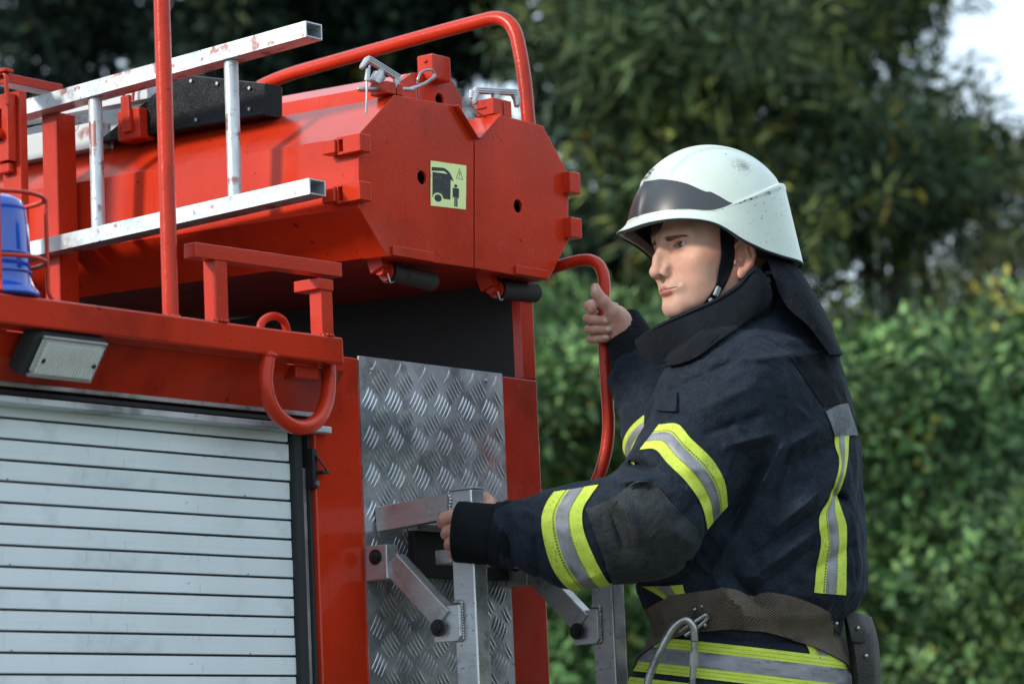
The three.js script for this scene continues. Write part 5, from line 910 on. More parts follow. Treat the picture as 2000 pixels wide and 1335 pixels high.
// body hidden under the clothes joins head and hands
const innerField = (x, y, z) => { let d = cap3(x, y, z, [-0.0069,0.2491,-0.02], [0.0166,0.1493,-0], 0.05, 0.08); d = smin(d, cap3(x, y, z, [0.0166,0.1162,-0], [0.0133,-0.2323,-0], 0.10, 0.10), 0.05); d = smin(d, cap3(x, y, z, [0.0166,0.1327,-0], SHL, 0.06, 0.05), 0.04); d = smin(d, cap3(x, y, z, SHL, ELL, 0.05, 0.042), 0.02); d = smin(d, cap3(x, y, z, ELL, [-0.4174,-0.1073,0.178], 0.042, 0.03), 0.02); d = smin(d, cap3(x, y, z, [0.0249,0.1327,-0], SHR, 0.06, 0.05), 0.04); d = smin(d, cap3(x, y, z, SHR, ELR, 0.05, 0.04), 0.02); d = smin(d, cap3(x, y, z, ELR, [-0.1713,0.1733,-0.262], 0.04, 0.026), 0.02); for (const [a, b, c] of [[HPL, KNL, ANL], [HPR, KNR, ANR]]) d = smin(d, smin(cap3(x, y, z, a, b, 0.060, 0.050), cap3(x, y, z, b, c, 0.048, 0.036), 0.02), 0.03); return smin(d, cap3(x, y, z, HPL, HPR, 0.065, 0.065), 0.03); };
const gInner = paint(nets(innerField, [-0.46, -1.26, -0.36], [0.28, 0.30, 0.32], 0.014), () => [0.55, 0.32, 0.22]);
mesh('body', mergeGeometries([gHead, gHandR, gHandL, gInner].map((g) => { const q = g.clone(); q.deleteAttribute('uv'); return q; })), M.skin, person);
// nails
{
  const nailM = new THREE.MeshPhysicalMaterial({ color: new THREE.Color().setRGB(0.62, 0.40, 0.32), roughness: 0.3, clearcoat: 0.3 });
  const nail = (c, n, u, w, l) => { const Z = V(n).normalize(), Y = V(u).addScaledVector(Z, -V(u).dot(Z)).normalize(), X = Y.clone().cross(Z); return new THREE.SphereGeometry(1, 14, 10).scale(w, l, 0.0016).applyMatrix4(new THREE.Matrix4().makeBasis(X, Y, Z).setPosition(...c)); };
  for (const [c, n, u, w, l] of [[[-0.2135,0.2298,-0.2455], [0.35, 0.25, 0.9], [1, 0, -0.2], 0.0048, 0.0058], [[-0.2092,0.215,-0.2445], [0.35, 0.25, 0.9], [1, 0, -0.2], 0.0048, 0.0058], [[-0.2126,0.2011,-0.2475], [0.35, 0.25, 0.9], [1, 0, -0.2], 0.0042, 0.0052], [[-0.2336,0.281,-0.243], [-0.45, 0.1, 0.85], [-0.1, 1, 0], 0.0058, 0.0072]]) mesh('nail', nail(c, n, u, w, l), nailM, person);
}
// eyes
{
  for (const s of [1, -1]) {
    const g = new THREE.SphereGeometry(0.0124, 40, 28).rotateX(Math.PI / 2), look = V(s * 0.02 - 0.03, -0.02, 1).normalize();
    paint(g, (x, y, z) => { const a = Math.acos(clamp((x * look.x + y * look.y + z * look.z) / 0.0124, -1, 1)) * 0.0124; return a < 0.0022 ? [0.008, 0.008, 0.008] : a < 0.0059 ? [0.055, 0.048, 0.032] : a < 0.0065 ? [0.02, 0.02, 0.018] : [0.52, 0.46, 0.43]; });
    mesh('eye', g.translate(s * 0.0312, 0.0322, 0.0690).applyMatrix4(HEAD), new THREE.MeshPhysicalMaterial({ vertexColors: true, roughness: 0.2, clearcoat: 1, clearcoatRoughness: 0.03 }), person);
    // eyebrow of short hairs
    const hairs = []; for (let k = 0; k < 150; k++) {
      const t = Math.pow(rnd(), 1.7), bx0 = lerp(0.013, 0.048, t), by = 0.0418 + 0.0024 * Math.sin(t * 2.4) + rr(-0.0030, 0.0030) * (1 - 0.6 * t); let z = 0.11; for (let q = 0; q < 24; q++) z -= headField(bx0, by, z) * 0.8;
      const a = V(s * bx0, by, z), b = V(s * (bx0 + 0.0062), by + rr(-0.0005, 0.002) - 0.002 * t, z - 0.0018 + 0.0006); let zb = 0.11; for (let q = 0; q < 24; q++) zb -= headField(Math.abs(b.x), b.y, zb) * 0.8; b.z = zb + 0.0009;
      hairs.push(plain(rod(a, b, 0.00028, 4, 0.0001)));
    }
    mesh('eyebrow', mergeGeometries(hairs).applyMatrix4(HEAD), M.hair ?? (M.hair = new THREE.MeshStandardMaterial({ color: new THREE.Color().setRGB(0.10, 0.068, 0.047), roughness: 0.7 })), person);
  }
  // short fringe showing under the brim
  const fr = []; for (let k = 0; k < 260; k++) { const hx = rr(-0.046, 0.014), hy = rr(0.072, 0.090), zAt = (px, py) => { let z = 0.12; for (let q = 0; q < 26; q++) z -= headField(px, py, z) * 0.8; return z; }; const a = V(hx, hy, zAt(hx, hy)), ex = hx - rr(0.002, 0.009), ey = hy - rr(0.012, 0.024), b = V(ex, ey, zAt(ex, ey) + rr(0.0008, 0.003)); fr.push(plain(rod(a, b, 0.0006, 4, 0.0002))); }
  mesh('fringe', mergeGeometries(fr).applyMatrix4(HEAD), M.hair, person);
  const hairF = (x, y, z) => Math.max(headField(x, y, z) - 0.004 - 0.0015 * fbm(x * 90, y * 90, z * 90, 2), -(y - 0.012), z - 0.010 + 0.5 * Math.max(0, 0.05 - y));
  mesh('hair', nets(hairF, [-0.09, -0.05, -0.12], [0.09, 0.165, 0.11], 0.0035).applyMatrix4(HEAD), M.hair, person);
  // dark inner collar round the neck
  const nf = (x, y, z) => Math.max(Math.abs(Math.hypot(x * 0.95, (z + 0.018) * 0.9) - (0.061 + 0.05 * Math.max(0, -y - 0.05))) - 0.003, y + 0.028 - 0.30 * Math.max(0, -z), -0.16 - y);
  mesh('neck_gaiter', nets(nf, [-0.1, -0.17, -0.12], [0.1, 0.03, 0.1], 0.003).applyMatrix4(HEAD), M.knit, person);
}

// ---------- helmet (head axes; azimuth 0 = front, 90 = the person's left)
const helmet = new THREE.Group(); helmet.name = 'helmet'; person.add(helmet);
{
  const tab = (rows) => (a) => { a = Math.abs(((a + 180) % 360 + 360) % 360 - 180); let i = 0; while (i < rows.length - 2 && a > rows[i + 1][0]) i++; const [x0, y0] = rows[Math.max(0, i - 1)], [x1, y1] = rows[i], [x2, y2] = rows[i + 1], [x3, y3] = rows[Math.min(rows.length - 1, i + 2)]; const t = (a - x1) / (x2 - x1), m1 = i ? (y2 - y0) / (x2 - x0) * (x2 - x1) : 0, m2 = i + 2 < rows.length ? (y3 - y1) / (x3 - x1) * (x2 - x1) : 0; return y1 * (2 * t ** 3 - 3 * t * t + 1) + m1 * (t ** 3 - 2 * t * t + t) + y2 * (3 * t * t - 2 * t ** 3) + m2 * (t ** 3 - t * t); };
  const rim = tab([[0, 0.0590], [20, 0.0625], [40, 0.0625], [60, 0.053], [80, 0.0275], [90, 0.0185], [100, 0.0115], [120, 0.0050], [150, 0.0045], [180, 0.0055]]);
  const low = tab([[0, 0.0805], [20, 0.0805], [38, 0.0790], [56, 0.0745], [66, 0.0785], [75, 0.0862], [100, 0.107], [130, 0.128], [150, 0.135], [180, 0.138]]);   // top of the lower band
  const vis = tab([[0, 0.1375], [15, 0.1365], [38, 0.1235], [54, 0.1065], [58, 0.1055], [64, 0.0985], [75, 0.0864], [180, 0.0864]]);   // top of the dark visor
  const top = 0.2015, base = 0.046;
  const plan = (a, f, b, w) => { const c = Math.cos(a * Math.PI / 180), s = Math.sin(a * Math.PI / 180), L = c > 0 ? f : b; return Math.pow(Math.abs(c / L) ** 2.1 + Math.abs(s / w) ** 2.1, -1 / 2.1); };
  const dome = (a, y) => plan(a, 0.1405, 0.1500, 0.1215) * Math.sqrt(Math.max(0, 1 - ((y - base) / (top - base)) ** 2));
  const lowR = (a) => plan(a, 0.1590, 0.1530, 0.1275);
  const Y = (a, u) => { const r = u * Math.PI / 180; return r; }; void Y;
  const put = (a, r, y) => { const t = a * Math.PI / 180; return [Math.sin(t) * r, y, Math.cos(t) * r]; };
  const skinOf = (fn, a0, a1, na, nv, thick, inward = 1) => {   // closed shell patch over azimuth a and v in 0..1
    const P = [], uv = [], I = [], s = nv + 1;
    const at = (i, j) => { const a = lerp(a0, a1, i / na); return fn(a, j / nv); };
    const L = (na + 1) * s;
    const pts = []; for (let i = 0; i <= na; i++) for (let j = 0; j <= nv; j++) pts.push(V(at(i, j)));
    const nr = (i, j) => { const k = (a, b) => pts[Math.min(na, Math.max(0, a)) * s + Math.min(nv, Math.max(0, b))]; const n = k(i + 1, j).clone().sub(k(i - 1, j)).cross(k(i, j + 1).clone().sub(k(i, j - 1))); if (n.length() < 1e-12) return V(0, 1, 0); return n.normalize(); };
    for (const t of [0, thick]) for (let i = 0; i <= na; i++) for (let j = 0; j <= nv; j++) { const p = pts[i * s + j].clone(); let n = nr(i, j); if (n.dot(V(p.x, p.y - 0.03, p.z)) < 0) n.negate(); p.addScaledVector(n, -t * inward); P.push(p.x, p.y, p.z); uv.push(i / na, j / nv); }
    for (let i = 0; i < na; i++) for (let j = 0; j < nv; j++) { const a = i * s + j; I.push(a, a + s, a + 1, a + 1, a + s, a + s + 1, L + a, L + a + 1, L + a + s, L + a + 1, L + a + s + 1, L + a + s); }
    for (let i = 0; i < na; i++) for (const j of [0, nv]) { const a = i * s + j; I.push(a, L + a, a + s, a + s, L + a, L + a + s); }
    if (a1 - a0 < 359) for (let j = 0; j < nv; j++) for (const i of [0, na]) { const a = i * s + j; I.push(a, a + 1, L + a, a + 1, L + a + 1, L + a); }
    let g = new THREE.BufferGeometry(); g.setAttribute('position', new THREE.Float32BufferAttribute(P, 3)); g.setAttribute('uv', new THREE.Float32BufferAttribute(uv, 2)); g.setIndex(I);
    // face outwards
    const c = V(0, 0.03, 0), p0 = V(P.slice(0, 3)), p1 = V(P.slice(s * 3, s * 3 + 3)), p2 = V(P.slice(3, 6)); if (p1.sub(p0).cross(p2.sub(V(P.slice(0, 3)))).dot(V(P.slice(0, 3)).sub(c)) < 0) { const ix = g.index.array; for (let k = 0; k < ix.length; k += 3) { const q = ix[k]; ix[k] = ix[k + 1]; ix[k + 1] = q; } }
    return crease(g, 0.7).applyMatrix4(HEAD);
  };
  // scuffed white gloss; the scuffs sit where the photograph shows them
  const cv = canvasOf(2048, 512), x = cv.getContext('2d');
  { const im = x.createImageData(2048, 512); for (let k = 0; k < 2048 * 512; k++) { const i = k % 2048, j = k >> 11, v = 238 + 12 * (N1[(j % 512) * 512 + (i >> 1) % 512] - 0.5) + 7 * (N4[(j % 512) * 512 + i % 512] - 0.5); im.data[k * 4] = v - 6; im.data[k * 4 + 1] = v + 2; im.data[k * 4 + 2] = v - 7; im.data[k * 4 + 3] = 255; } x.putImageData(im, 0, 0); }
  const base0 = canvasOf(2048, 512); base0.getContext('2d').drawImage(cv, 0, 0);
  const speck = (u, v, su, sv, n, len, w, col) => { for (let i = 0; i < n; i++) { const g = () => (rnd() + rnd() + rnd() - 1.5) / 1.5; const px = (u + g() * su) * 2048, py = (1 - (v + g() * sv)) * 512, a = rr(0.5, 2.2); x.strokeStyle = col[Math.floor(rnd() * col.length)]; x.lineWidth = w * (0.3 + rnd()); x.beginPath(); x.moveTo(px, py); x.lineTo(px + Math.cos(a) * len * rnd(), py + Math.sin(a) * len * rnd()); x.stroke(); } };
  const grey = ['rgba(70,80,80,.55)', 'rgba(50,58,58,.45)', 'rgba(110,120,115,.5)', 'rgba(60,50,44,.4)'];
  speck(0.772, 0.36, 0.060, 0.19, 900, 10, 1.8, grey); speck(0.735, 0.56, 0.007, 0.025, 30, 8, 3, grey); speck(0.775, 0.34, 0.035, 0.08, 260, 16, 1.3, grey); speck(0.75, 0.5, 0.2, 0.35, 140, 6, 1.2, grey); speck(0.5, 0.5, 0.5, 0.5, 260, 5, 1.1, grey);
  const sm = texOf(cv, 0, true);
  const shellM = new THREE.MeshPhysicalMaterial({ map: sm, color: new THREE.Color().setRGB(0.66, 0.69, 0.665), roughness: 0.42, clearcoat: 0.35, clearcoatRoughness: 0.25, bumpMap: texOf(cv, 0), bumpScale: -0.0004 });
  const cv2 = canvasOf(2048, 256), y2 = cv2.getContext('2d'); y2.drawImage(base0, 0, 0, 2048, 256); { const o = x; void o; for (let i = 0; i < 130; i++) { y2.fillStyle = grey[i % 4]; const u = rnd(), v = Math.pow(rnd(), 0.5); y2.fillRect(u * 2048, v * 256, 2 + rnd() * 6, 1 + rnd() * 3); } for (let i = 0; i < 60; i++) { y2.fillStyle = 'rgba(50,44,40,.6)'; y2.fillRect(rr(0.58, 0.86) * 2048, rr(0.02, 0.08) * 256, 3 + rnd() * 12, 2 + rnd() * 3); } for (let i = 0; i < 26; i++) { y2.fillStyle = 'rgba(40,40,40,.65)'; y2.beginPath(); y2.arc(rr(0.72, 0.88) * 2048, rr(0.15, 0.5) * 256, 1 + rnd() * 2.6, 0, 7); y2.fill(); } }
  const bandM = shellM.clone(); bandM.map = texOf(cv2, 0, true); bandM.bumpMap = texOf(cv2, 0);
  const c1 = (a) => low(a), c2 = (a) => Math.max(vis(a), low(a));
  // dome above visor and ridge
  const domeF = (a, v) => { const y0 = c2(a) - 0.001, th0 = Math.asin(clamp((y0 - base) / (top - base), 0, 1)), th = lerp(th0, Math.PI / 2 - 0.0005, v), y = base + (top - base) * Math.sin(th), r0 = plan(a, 0.1405, 0.1500, 0.1215) * Math.cos(th), crest = 0.0030 * (1 - sstep(0.040, 0.049, Math.abs(r0 * Math.sin(a * Math.PI / 180)))) * sstep(0, 0.1, v), groove = 0; return put(a, plan(a, 0.1405, 0.1500, 0.1215) * Math.cos(th) + crest + groove, y + crest * 0.6); };
  mesh('shell', skinOf(domeF, -180, 180, 260, 70, 0.004), shellM, helmet, true);
  // lower band with brim, ridge along its upper edge
  const bandF = (a, v) => {
    const y0 = rim(a), y1 = c1(a), aa = Math.abs(a), rear = sstep(62, 100, aa), r1 = dome(a, y1) + lerp(0.0020, 0.0065, rear), r0 = lowR(a), y = lerp(y0, y1, v);
    const sh = lerp(Math.pow(1 - v, 1.55), 1 - v, rear), lipR = v > 0.93 ? 0.0014 * rear * Math.sin((v - 0.93) / 0.07 * Math.PI) : 0;
    return put(a, lerp(r1, r0, sh) + lipR, y);
  };
  mesh('brim_band', skinOf(bandF, -180, 180, 220, 40, 0.0045), bandM, helmet, true);
  mesh('ridge_cap', skinOf((a, v) => { const y1 = c1(a), aa = Math.abs(a), rear = sstep(62, 100, aa), o = lerp(0.0020, 0.0065, rear); return put(a, lerp(dome(a, y1) + o, dome(a, y1 + 0.003) - 0.002, v), y1 + 0.0012 * Math.sin(v * 3.14) * rear); }, -180, 180, 160, 4, 0.002), shellM, helmet, true);
  // dark visor with a raised middle line
  const visM = new THREE.MeshPhysicalMaterial({ color: new THREE.Color().setRGB(0.040, 0.044, 0.052), roughness: 0.36, specularIntensity: 0.8 });
  const visF = (a, v) => { const y = lerp(c1(a) + 0.0002, c2(a) + 0.0004, v), aa = Math.abs(a); return put(a, dome(a, y) + 0.0010 + 0.0085 * Math.exp(-((aa / (3.4 + 1.6 * v)) ** 2)) * (0.35 + 0.65 * v), y); };
  mesh('sun_visor', skinOf(visF, -74.5, 74.5, 360, 24, 0.003), visM, helmet, true);
  // dark edge trim and liner
  const rimPts = (o, dy, ri = 0) => { const q = []; for (let a = -180; a < 180; a += 3) q.push(V(put(a, lowR(a) + o, rim(a) + dy)).applyMatrix4(HEAD)); q.push(q[0].clone()); return q; };
  mesh('edge_trim', sweep(rimPts(-0.0026, -0.0012), () => 0.0024, 8, false), M.rubber, helmet);
  mesh('liner', skinOf((a, v) => { const y = lerp(rim(a) + 0.004, 0.185, v); return put(a, Math.min(dome(a, Math.max(base, y)) - 0.012, lowR(a) - 0.012) , y); }, -180, 180, 90, 20, 0.003), M.navyDark, helmet, true);
  mesh('clear_visor', skinOf((a, v) => put(a, lerp(plan(a, 0.149, 0.145, 0.119), plan(a, 0.131, 0.13, 0.112), v), lerp(rim(a) - 0.001, rim(a) + 0.014, v)), -88, 88, 80, 6, 0.002), new THREE.MeshPhysicalMaterial({ color: new THREE.Color().setRGB(0.35, 0.34, 0.32), roughness: 0.15, transmission: 0.55, thickness: 0, clearcoat: 0.5 }), helmet, true);
  mesh('rear_knob', join(rod([0, 0.012, -0.150], [0, 0.012, -0.163], 0.011, 18), bx(0.01, 0.05, 0.014, 0.022, -0.157, -0.147, 0.002)).applyMatrix4(HEAD), M.rubber, helmet);
  mesh('rear_slot', bar([0.055, 0.038, -0.146], [0.020, 0.038, -0.157], 0.004, 0.0022).applyMatrix4(HEAD), M.rubber, helmet);
  // number on the front of the shell
  const font = await new FontLoader().loadAsync('fonts/droid/droid_sans_bold.typeface.json');
  const digits = (txt, aMid) => {
    const g = new THREE.ShapeGeometry(font.generateShapes(txt, 0.0175), 6); g.computeBoundingBox(); const w = g.boundingBox.max.x; const p = g.attributes.position;
    for (let i = 0; i < p.count; i++) { const s = p.getX(i) - w / 2 + p.getY(i) * 0.18, y = 0.1440 + p.getY(i) * 0.82, r = dome(aMid, y) + 0.0035, a = aMid + s / r * 180 / Math.PI; p.setXYZ(i, ...put(a, dome(a, y) + 0.0040, y + 0.0030)); }
    g.computeVertexNormals(); return g.applyMatrix4(HEAD);
  };
  mesh('number', digits('25', -9), new THREE.MeshStandardMaterial({ color: 0x1c2422, roughness: 0.7 }), helmet, true);
  // chin strap over the cheek, with its buckle
  const onHead = (x, y, z, off) => { let p = [x, y, z]; for (let k = 0; k < 10; k++) { const d = headField(...p) - off, g = gradOf(headField, ...p); p = p.map((v, n) => v - g[n] * d * 0.8); } return p; };
  const strap = [[0.085, 0.062, 0.020, 0.013], [0.080, 0.035, 0.020, 0.013], [0.076, 0.010, 0.021, 0.0125], [0.072, -0.014, 0.024, 0.0125], [0.068, -0.036, 0.030, 0.012], [0.055, -0.056, 0.040, 0.011], [0.035, -0.075, 0.046, 0.010], [0.0, -0.09, 0.05, 0.010]];
  const rows = strap.map(([a, b, c, w], i) => { const n = strap[Math.min(strap.length - 1, i + 1)], m = strap[Math.max(0, i - 1)], dy = n[1] - m[1], dz = n[2] - m[2], l = Math.hypot(dy, dz); return [-1, 0, 1].map((s) => onHead(a, b + s * w * dz / l * -1, c + s * w * dy / l * -1, 0.0035)); });
  mesh('chin_strap', sheet(rows, 0.0022, 6, 6).applyMatrix4(HEAD), M.knit, helmet);
  const bk = onHead(0.062, -0.046, 0.036, 0.007), bk2 = onHead(0.058, -0.062, 0.044, 0.006);
  mesh('buckle', join(new RoundedBoxGeometry(0.006, 0.017, 0.009, 2, 0.002).rotateX(-0.5).translate(...bk)).applyMatrix4(HEAD), new THREE.MeshStandardMaterial({ color: 0x8d959c, roughness: 0.45 }), helmet);
  mesh('buckle', new THREE.SphereGeometry(0.0046, 12, 8).translate(...bk2).applyMatrix4(HEAD), new THREE.MeshStandardMaterial({ color: 0x6d757c, roughness: 0.4 }), helmet);
  // neck curtain hanging from the rear rim over the back
  mesh('neck_curtain', sheet([
    [[0.0343,0.3303,0.06], [0.061,0.3241,0.045], [0.0875,0.3151,0.005], [0.0882,0.315,-0.06], [0.0502,0.3178,-0.11]],
    [[0.0443,0.2987,0.078], [0.0731,0.2957,0.066], [0.1048,0.2851,0.015], [0.1059,0.2833,-0.07], [0.0595,0.2841,-0.12]],
    [[0.0538,0.2675,0.092], [0.0854,0.2659,0.085], [0.1221,0.2536,0.025], [0.1236,0.2497,-0.08], [0.0773,0.2503,-0.13]],
    [[0.0698,0.2429,0.105], [0.1005,0.2381,0.098], [0.1381,0.2205,0.03], [0.138,0.2161,-0.09], [0.0943,0.2163,-0.13]],
    [[0.096,0.2201,0.112], [0.1233,0.2071,0.098], [0.148,0.1958,0.03], [0.1456,0.1908,-0.09], [0.1028,0.1908,-0.13]],
    [[0.1311,0.173,0.118], [0.1428,0.1729,0.098], [0.1572,0.1736,0.045], [0.1531,0.1689,-0.08], [0.1104,0.1653,-0.12]]], 0.003, 8, 8, (p) => { for (let k = 0; k < 40 && jacketField(p.x, p.y, p.z) < 0.005; k++) { p.z += p.z > -0.02 ? 0.003 : -0.003; p.x += 0.0008; } }), M.navyDark, helmet);
}

// =====================================================================  carabiner hanging from the belt ring
{
  const cb = thing('carabiner', 'large steel snap hook hanging from the belt ring', 'carabiner');
  cb.quaternion.copy(person.quaternion); cb.position.copy(person.position);
  mesh('hook', bentTube([[-0.0887,-0.2715,0.205], [-0.0895,-0.2492,0.205], [-0.1039,-0.2364,0.205], [-0.1214,-0.2492,0.205], [-0.1374,-0.2763,0.205], [-0.1645,-0.3369,0.205], [-0.1645,-0.407,0.205], [-0.1342,-0.4469,0.205], [-0.0983,-0.423,0.205], [-0.0943,-0.3831,0.205]], 0.0062, 0.028, 16), M.steel, cb);
  mesh('gate', rod([-0.0887,-0.2731,0.205], [-0.0943,-0.3847,0.205], 0.0052, 16), M.steel, cb);
  mesh('lock_sleeve', join(rod([-0.0895,-0.289,0.205], [-0.0903,-0.3114,0.205], 0.0088, 20), rod([-0.0895,-0.2938,0.205], [-0.0897,-0.2962,0.205], 0.0096, 20), rod([-0.0901,-0.305,0.205], [-0.0902,-0.3074,0.205], 0.0096, 20)), M.steel, cb);
}

// =====================================================================  trees and shrubs
const bark = new THREE.MeshStandardMaterial({ color: new THREE.Color().setRGB(0.075, 0.058, 0.045), roughness: 0.95, bumpMap: texOf(paintPixels(256, (i, j) => { const v = 255 * (0.5 * N2[j * 512 + (i * 3) % 512] + 0.5 * N3[j * 512 + i]); return [v, v, v]; }), 0.6), bumpScale: 0.02 });
const leafMat = new THREE.MeshPhysicalMaterial({ color: 0xffffff, roughness: 0.55, transmission: 0.18, thickness: 0, specularIntensity: 0.4 });
function clump(n, R, len, wid, droop) {   // a twig's worth of leaves, each two folded faces
  const P = [], I = [];
  for (let k = 0; k < n; k++) {
    const c = V(rr(-1, 1), rr(-1, 1), rr(-1, 1)).multiplyScalar(R), d = c.clone().normalize().add(V(rr(-0.7, 0.7), rr(-0.7, 0.7) - droop, rr(-0.7, 0.7))).normalize(), s = d.clone().cross(V(rr(-1, 1), rr(-1, 1), rr(-1, 1))).normalize(), u = s.clone().cross(d), l = len * rr(0.7, 1.25), w = wid * rr(0.7, 1.2), b = P.length / 3;
    for (const [a, q, f] of [[0, 0, 0], [0.45, -0.5, 0.25], [0.45, 0.5, 0.25], [1, 0, -0.08]]) { const p = c.clone().addScaledVector(d, a * l).addScaledVector(s, q * w).addScaledVector(u, f * w); P.push(p.x, p.y, p.z); }
    I.push(b, b + 1, b + 3, b, b + 3, b + 2);
  }
  const g = new THREE.BufferGeometry(); g.setAttribute('position', new THREE.Float32BufferAttribute(P, 3)); g.setIndex(I); g.computeVertexNormals(); return g;
}
const broad = [0, 1, 2].map(() => clump(14, 0.16, 0.105, 0.055, 0.25)), spray = [0, 1, 2].map(() => clump(16, 0.14, 0.13, 0.026, 0.8)), fine = [0, 1, 2].map(() => clump(16, 0.10, 0.065, 0.034, 0.1));
const up1 = V(0, 1, 0), tq = new THREE.Quaternion(), te = new THREE.Euler(), tm = new THREE.Matrix4(), tc = new THREE.Color();
// lobes: [dx, y, dz, rx, ry, rz]; count leaf clumps; tones: list of linear colours with weights
// branch sprays: many small lobes over the surface of the big ones, with air between
function sprays(lobes, n, r0, r1) { const vol = lobes.map((l) => l[3] * l[4]), tot = vol.reduce((a, b) => a + b, 0), o = []; for (let k = 0; k < n; k++) { let r = rnd() * tot, i = 0; while (r > vol[i] && i < lobes.length - 1) { r -= vol[i]; i++; } const L = lobes[i], d = V(rr(-1, 1), rr(-0.8, 1), rr(-1, 1)).normalize().multiplyScalar(Math.pow(rnd(), 0.3)), w = rr(r0, r1); o.push([L[0] + d.x * L[3], L[1] + d.y * L[4], L[2] + d.z * L[5], w * rr(1, 1.5), w * rr(0.45, 0.75), w * rr(1, 1.5)]); } return o; }
function tree(name, label, category, group, at, lobes, count, geos, tones, trunkH, trunkR, limbs = 6) {
  const big = lobes; if (name !== 'shrub') lobes = sprays(big, 58, 0.32, 0.62); else lobes = sprays(big, 46, 0.2, 0.4);
  const t = thing(name, label, category, group); t.position.set(at[0], 0, at[2] ?? at[1]);
  const lean = rr(-0.2, 0.2), tp = []; for (let k = 0; k <= 8; k++) tp.push(V(Math.sin(k * 0.6 + at[0]) * 0.06 * k * 0.3 + lean * k * 0.05, trunkH * k / 8, Math.cos(k * 0.5 + at[0]) * 0.05 * k * 0.3));
  const tr = mesh('trunk', sweep(tp, (s) => trunkR * (1 - 0.75 * s) * (1 + 0.35 * Math.exp(-s * 14)), 12), bark, t);
  for (let k = 0; k < limbs; k++) { const L = big[k % big.length], a = tp[2 + (k * 5) % 6], b = V(L[0], L[1], L[2]); mesh('limb', sweep([a, a.clone().lerp(b, 0.5).add(V(0, 0.25, 0)), b], (s) => trunkR * 0.36 * (1 - 0.8 * s), 7), bark, tr); }
  const vol = lobes.map((l) => l[3] * l[4] * l[5]), tot = vol.reduce((a, b) => a + b, 0);
  const crown = new THREE.Group(); crown.name = 'crown'; t.add(crown);
  geos.forEach((g, gi) => {
    const n = Math.floor(count / geos.length), im = new THREE.InstancedMesh(g, leafMat, n); im.name = 'leaves'; im.userData.kind = 'stuff';
    for (let k = 0; k < n; k++) {
      let r = rnd() * tot, li = 0; while (r > vol[li] && li < lobes.length - 1) { r -= vol[li]; li++; }
      const L = lobes[li]; let p, q; do { p = V(rr(-1, 1), rr(-1, 1), rr(-1, 1)); q = p.length(); } while (q > 1 || rnd() > 0.3 + q * q * 0.7);
      const o = V(L[0] + p.x * L[3], L[1] + p.y * L[4], L[2] + p.z * L[5]), nz = fbm(o.x * 1.1 + at[0], o.y * 1.1, o.z * 1.1 + 5, 3);
      if (nz < -0.3) { k--; if (rnd() < 0.02) k++; continue; }
      te.set(rr(0, 6.28), rr(0, 6.28), rr(0, 6.28)); const s = rr(0.8, 1.6);
      tm.compose(o, tq.setFromEuler(te), V(s, s, s)); im.setMatrixAt(k, tm);
      let w = rnd(), ti = 0; while (w > tones[ti][3] && ti < tones.length - 1) { w -= tones[ti][3]; ti++; }
      const v = 0.45 + 1.5 * Math.pow(rnd(), 1.6); im.setColorAt(k, tc.setRGB(tones[ti][0] * v, tones[ti][1] * v, tones[ti][2] * v));
    }
    im.castShadow = im.receiveShadow = true; crown.add(im);
  });
  return t;
}
const deep = [[0.016, 0.036, 0.028, 0.58], [0.028, 0.055, 0.032, 0.32], [0.26, 0.20, 0.02, 0.015], [0.09, 0.12, 0.05, 0.085]];
const olive = [[0.058, 0.094, 0.034, 0.50], [0.028, 0.058, 0.030, 0.36], [0.170, 0.205, 0.055, 0.128], [0.36, 0.25, 0.03, 0.012]];
const fresh = [[0.080, 0.165, 0.055, 0.45], [0.16, 0.27, 0.10, 0.32], [0.06, 0.11, 0.055, 0.198], [0.36, 0.34, 0.08, 0.03], [0.28, 0.14, 0.04, 0.002]];
const blob = (R, H0, H1, n, sq = 1) => { const o = []; for (let k = 0; k < n; k++) { const a = rr(0, 6.28), r = R * Math.sqrt(rnd()) * 0.72, y = lerp(H0, H1, (k + 0.5) / n), w = R * rr(0.38, 0.6) * (1 - 0.35 * Math.abs((k + 0.5) / n - 0.4)); o.push([Math.cos(a) * r, y, Math.sin(a) * r, w, w * 0.8 * sq, w]); } return o; };
const farTrees = [
  [[14.1132,1.9627,-17.194], 'tall dark tree at the far left behind the mast pole', 3.0, 9.0, 2900], [[16.8317,1.9028,-16.9764], 'tall dark tree behind the roof ladder', 3.1, 9.6, 3300], [[16.4866,1.7964,-14.1256], 'tall dark tree behind the roof handrail', 3.0, 10.2, 7000], [[18.2622,1.7372,-13.4786], 'tall dark tree behind the grab handle and helmet brim', 3.0, 10.4, 4600]];
for (const [p, label, R, H, n] of farTrees) tree('broadleaf_tree', label, 'tree', 'dark trees beyond the yard', p, blob(R, 2.0, H, 11), n, broad, deep, H * 0.85, 0.24);
tree('conifer_tree', 'broad olive-green conifer behind the helmet', 'tree', null, [13.3388,1.6253,-8.3045], [[-0.9, 2.4, 0, 1.3, 1.1, 1.2], [0.4, 2.2, 0.6, 1.5, 1.2, 1.4], [-0.4, 3.6, -0.2, 1.25, 1.0, 1.1], [0.7, 3.8, 0.4, 1.1, 1.0, 1.1], [-0.2, 5.0, 0.2, 1.2, 1.1, 1.1], [0.6, 5.9, -0.3, 0.9, 1.0, 0.9], [-0.7, 6.2, 0.1, 0.8, 0.9, 0.8], [0.1, 7.2, 0, 0.8, 1.1, 0.8]], 3200, spray, olive, 7, 0.2, 8);
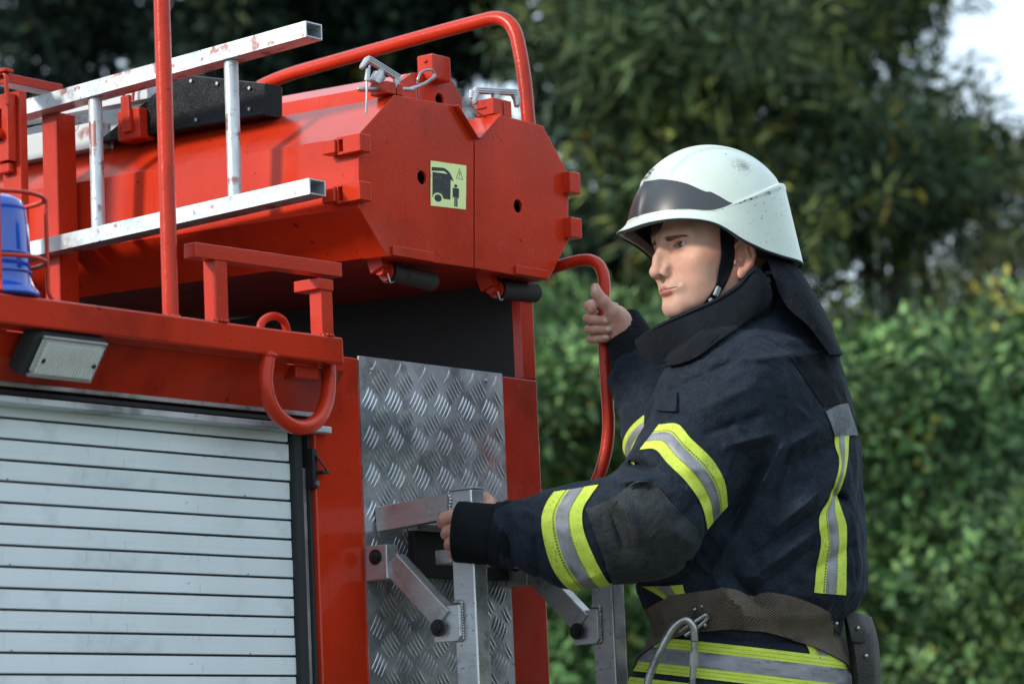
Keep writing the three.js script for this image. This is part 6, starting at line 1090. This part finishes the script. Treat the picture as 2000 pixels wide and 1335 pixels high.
tree('conifer_tree', 'narrower olive conifer right of the helmet, thinning towards open sky', 'tree', null, [15.6757,1.5921,-8.5802], [[-0.3, 2.2, 0, 1.5, 1.3, 1.3], [0.5, 2.6, 0.3, 1.2, 1.1, 1.1], [-0.3, 4.0, 0, 1.0, 0.9, 1.0], [-0.6, 5.2, 0.2, 0.85, 0.9, 0.8], [-0.1, 6.2, 0, 0.75, 0.8, 0.7], [-0.5, 7.3, 0, 0.7, 0.9, 0.7]], 3500, spray, olive, 7, 0.18, 6);
tree('birch_tree', 'thin pale tree at the right edge before open sky', 'tree', null, [22.6219,1.5622,-11.1392], [[-0.1, 4.2, 0, 0.9, 1.3, 0.9], [0.3, 5.6, 0, 0.8, 1.0, 0.8], [0.1, 7.2, 0.2, 0.7, 0.9, 0.7], [-0.5, 3.0, 0, 1.4, 1.0, 1.1], [-0.9, 5.2, 0, 0.8, 0.9, 0.8], [-0.6, 6.6, 0, 0.6, 0.8, 0.6], [-1.3, 7.2, 0, 0.7, 0.8, 0.6], [-1.5, 6.0, 0, 0.6, 0.8, 0.6]], 2100, fine, [[0.12, 0.14, 0.05, 0.7], [0.2, 0.18, 0.06, 0.3]], 7.5, 0.1, 4);
const shrubs = [[[9.9479,1.6671,-7.743], 'shrub behind the truck corner', 1.15, 3.8, 2600], [[9.3788,1.6417,-6.8303], 'leafy shrub between grab handle and truck corner', 1.1, 4.1, 3000], [[10.4347,1.633,-7.1136], 'leafy shrub behind the raised hand', 1.05, 2.8, 2200], [[9.9448,1.5694,-5.2743], 'bright leafy shrub right of the jacket sleeve and back', 1.05, 3.6, 2800], [[9.7873,1.5478,-4.6537], 'bright leafy shrub at the lower right corner', 1.1, 2.9, 2600], [[10.9717,1.5301,-4.771], 'leafy shrub cut off by the right edge', 1.1, 3.8, 2400]];
for (const [p, label, R, H, n] of shrubs) tree('shrub', label, 'shrub', 'shrubs at the edge of the yard', p, blob(R, 0.5, H, 9), n, fine, fresh, H * 0.7, 0.05, 5);
// unseen trees outside the frame: a tall row added to shade the left of the background, and a stand mirrored in the rear panels
for (const [k, [x, z, H]] of [[-1, -25, 13], [4, -22.5, 13], [8.5, -20, 13]].entries()) tree('broadleaf_tree', `added unseen tree left of the picture, ${['first', 'middle', 'last'][k]} of the shading row`, 'tree', 'added trees outside the picture', [x, 0, z], blob(3.4, 2.5, H, 10), 4200, broad, deep, H * 0.85, 0.28);
for (const [k, [x, z, H]] of [[8.5, 9.5, 6], [14, 10.5, 7]].entries()) tree('broadleaf_tree', `tall tree opposite the truck rear, ${['nearer the truck corner', 'farther from the truck corner'][k]}`, 'tree', 'trees opposite the truck', [x, 0, z], blob(3.0, 1.2, H, 9), 3000, broad, deep, H * 0.85, 0.26);

scene.traverse((o) => { if (o.isMesh) { o.castShadow = true; o.receiveShadow = true; } });
renderer.render(scene, camera);
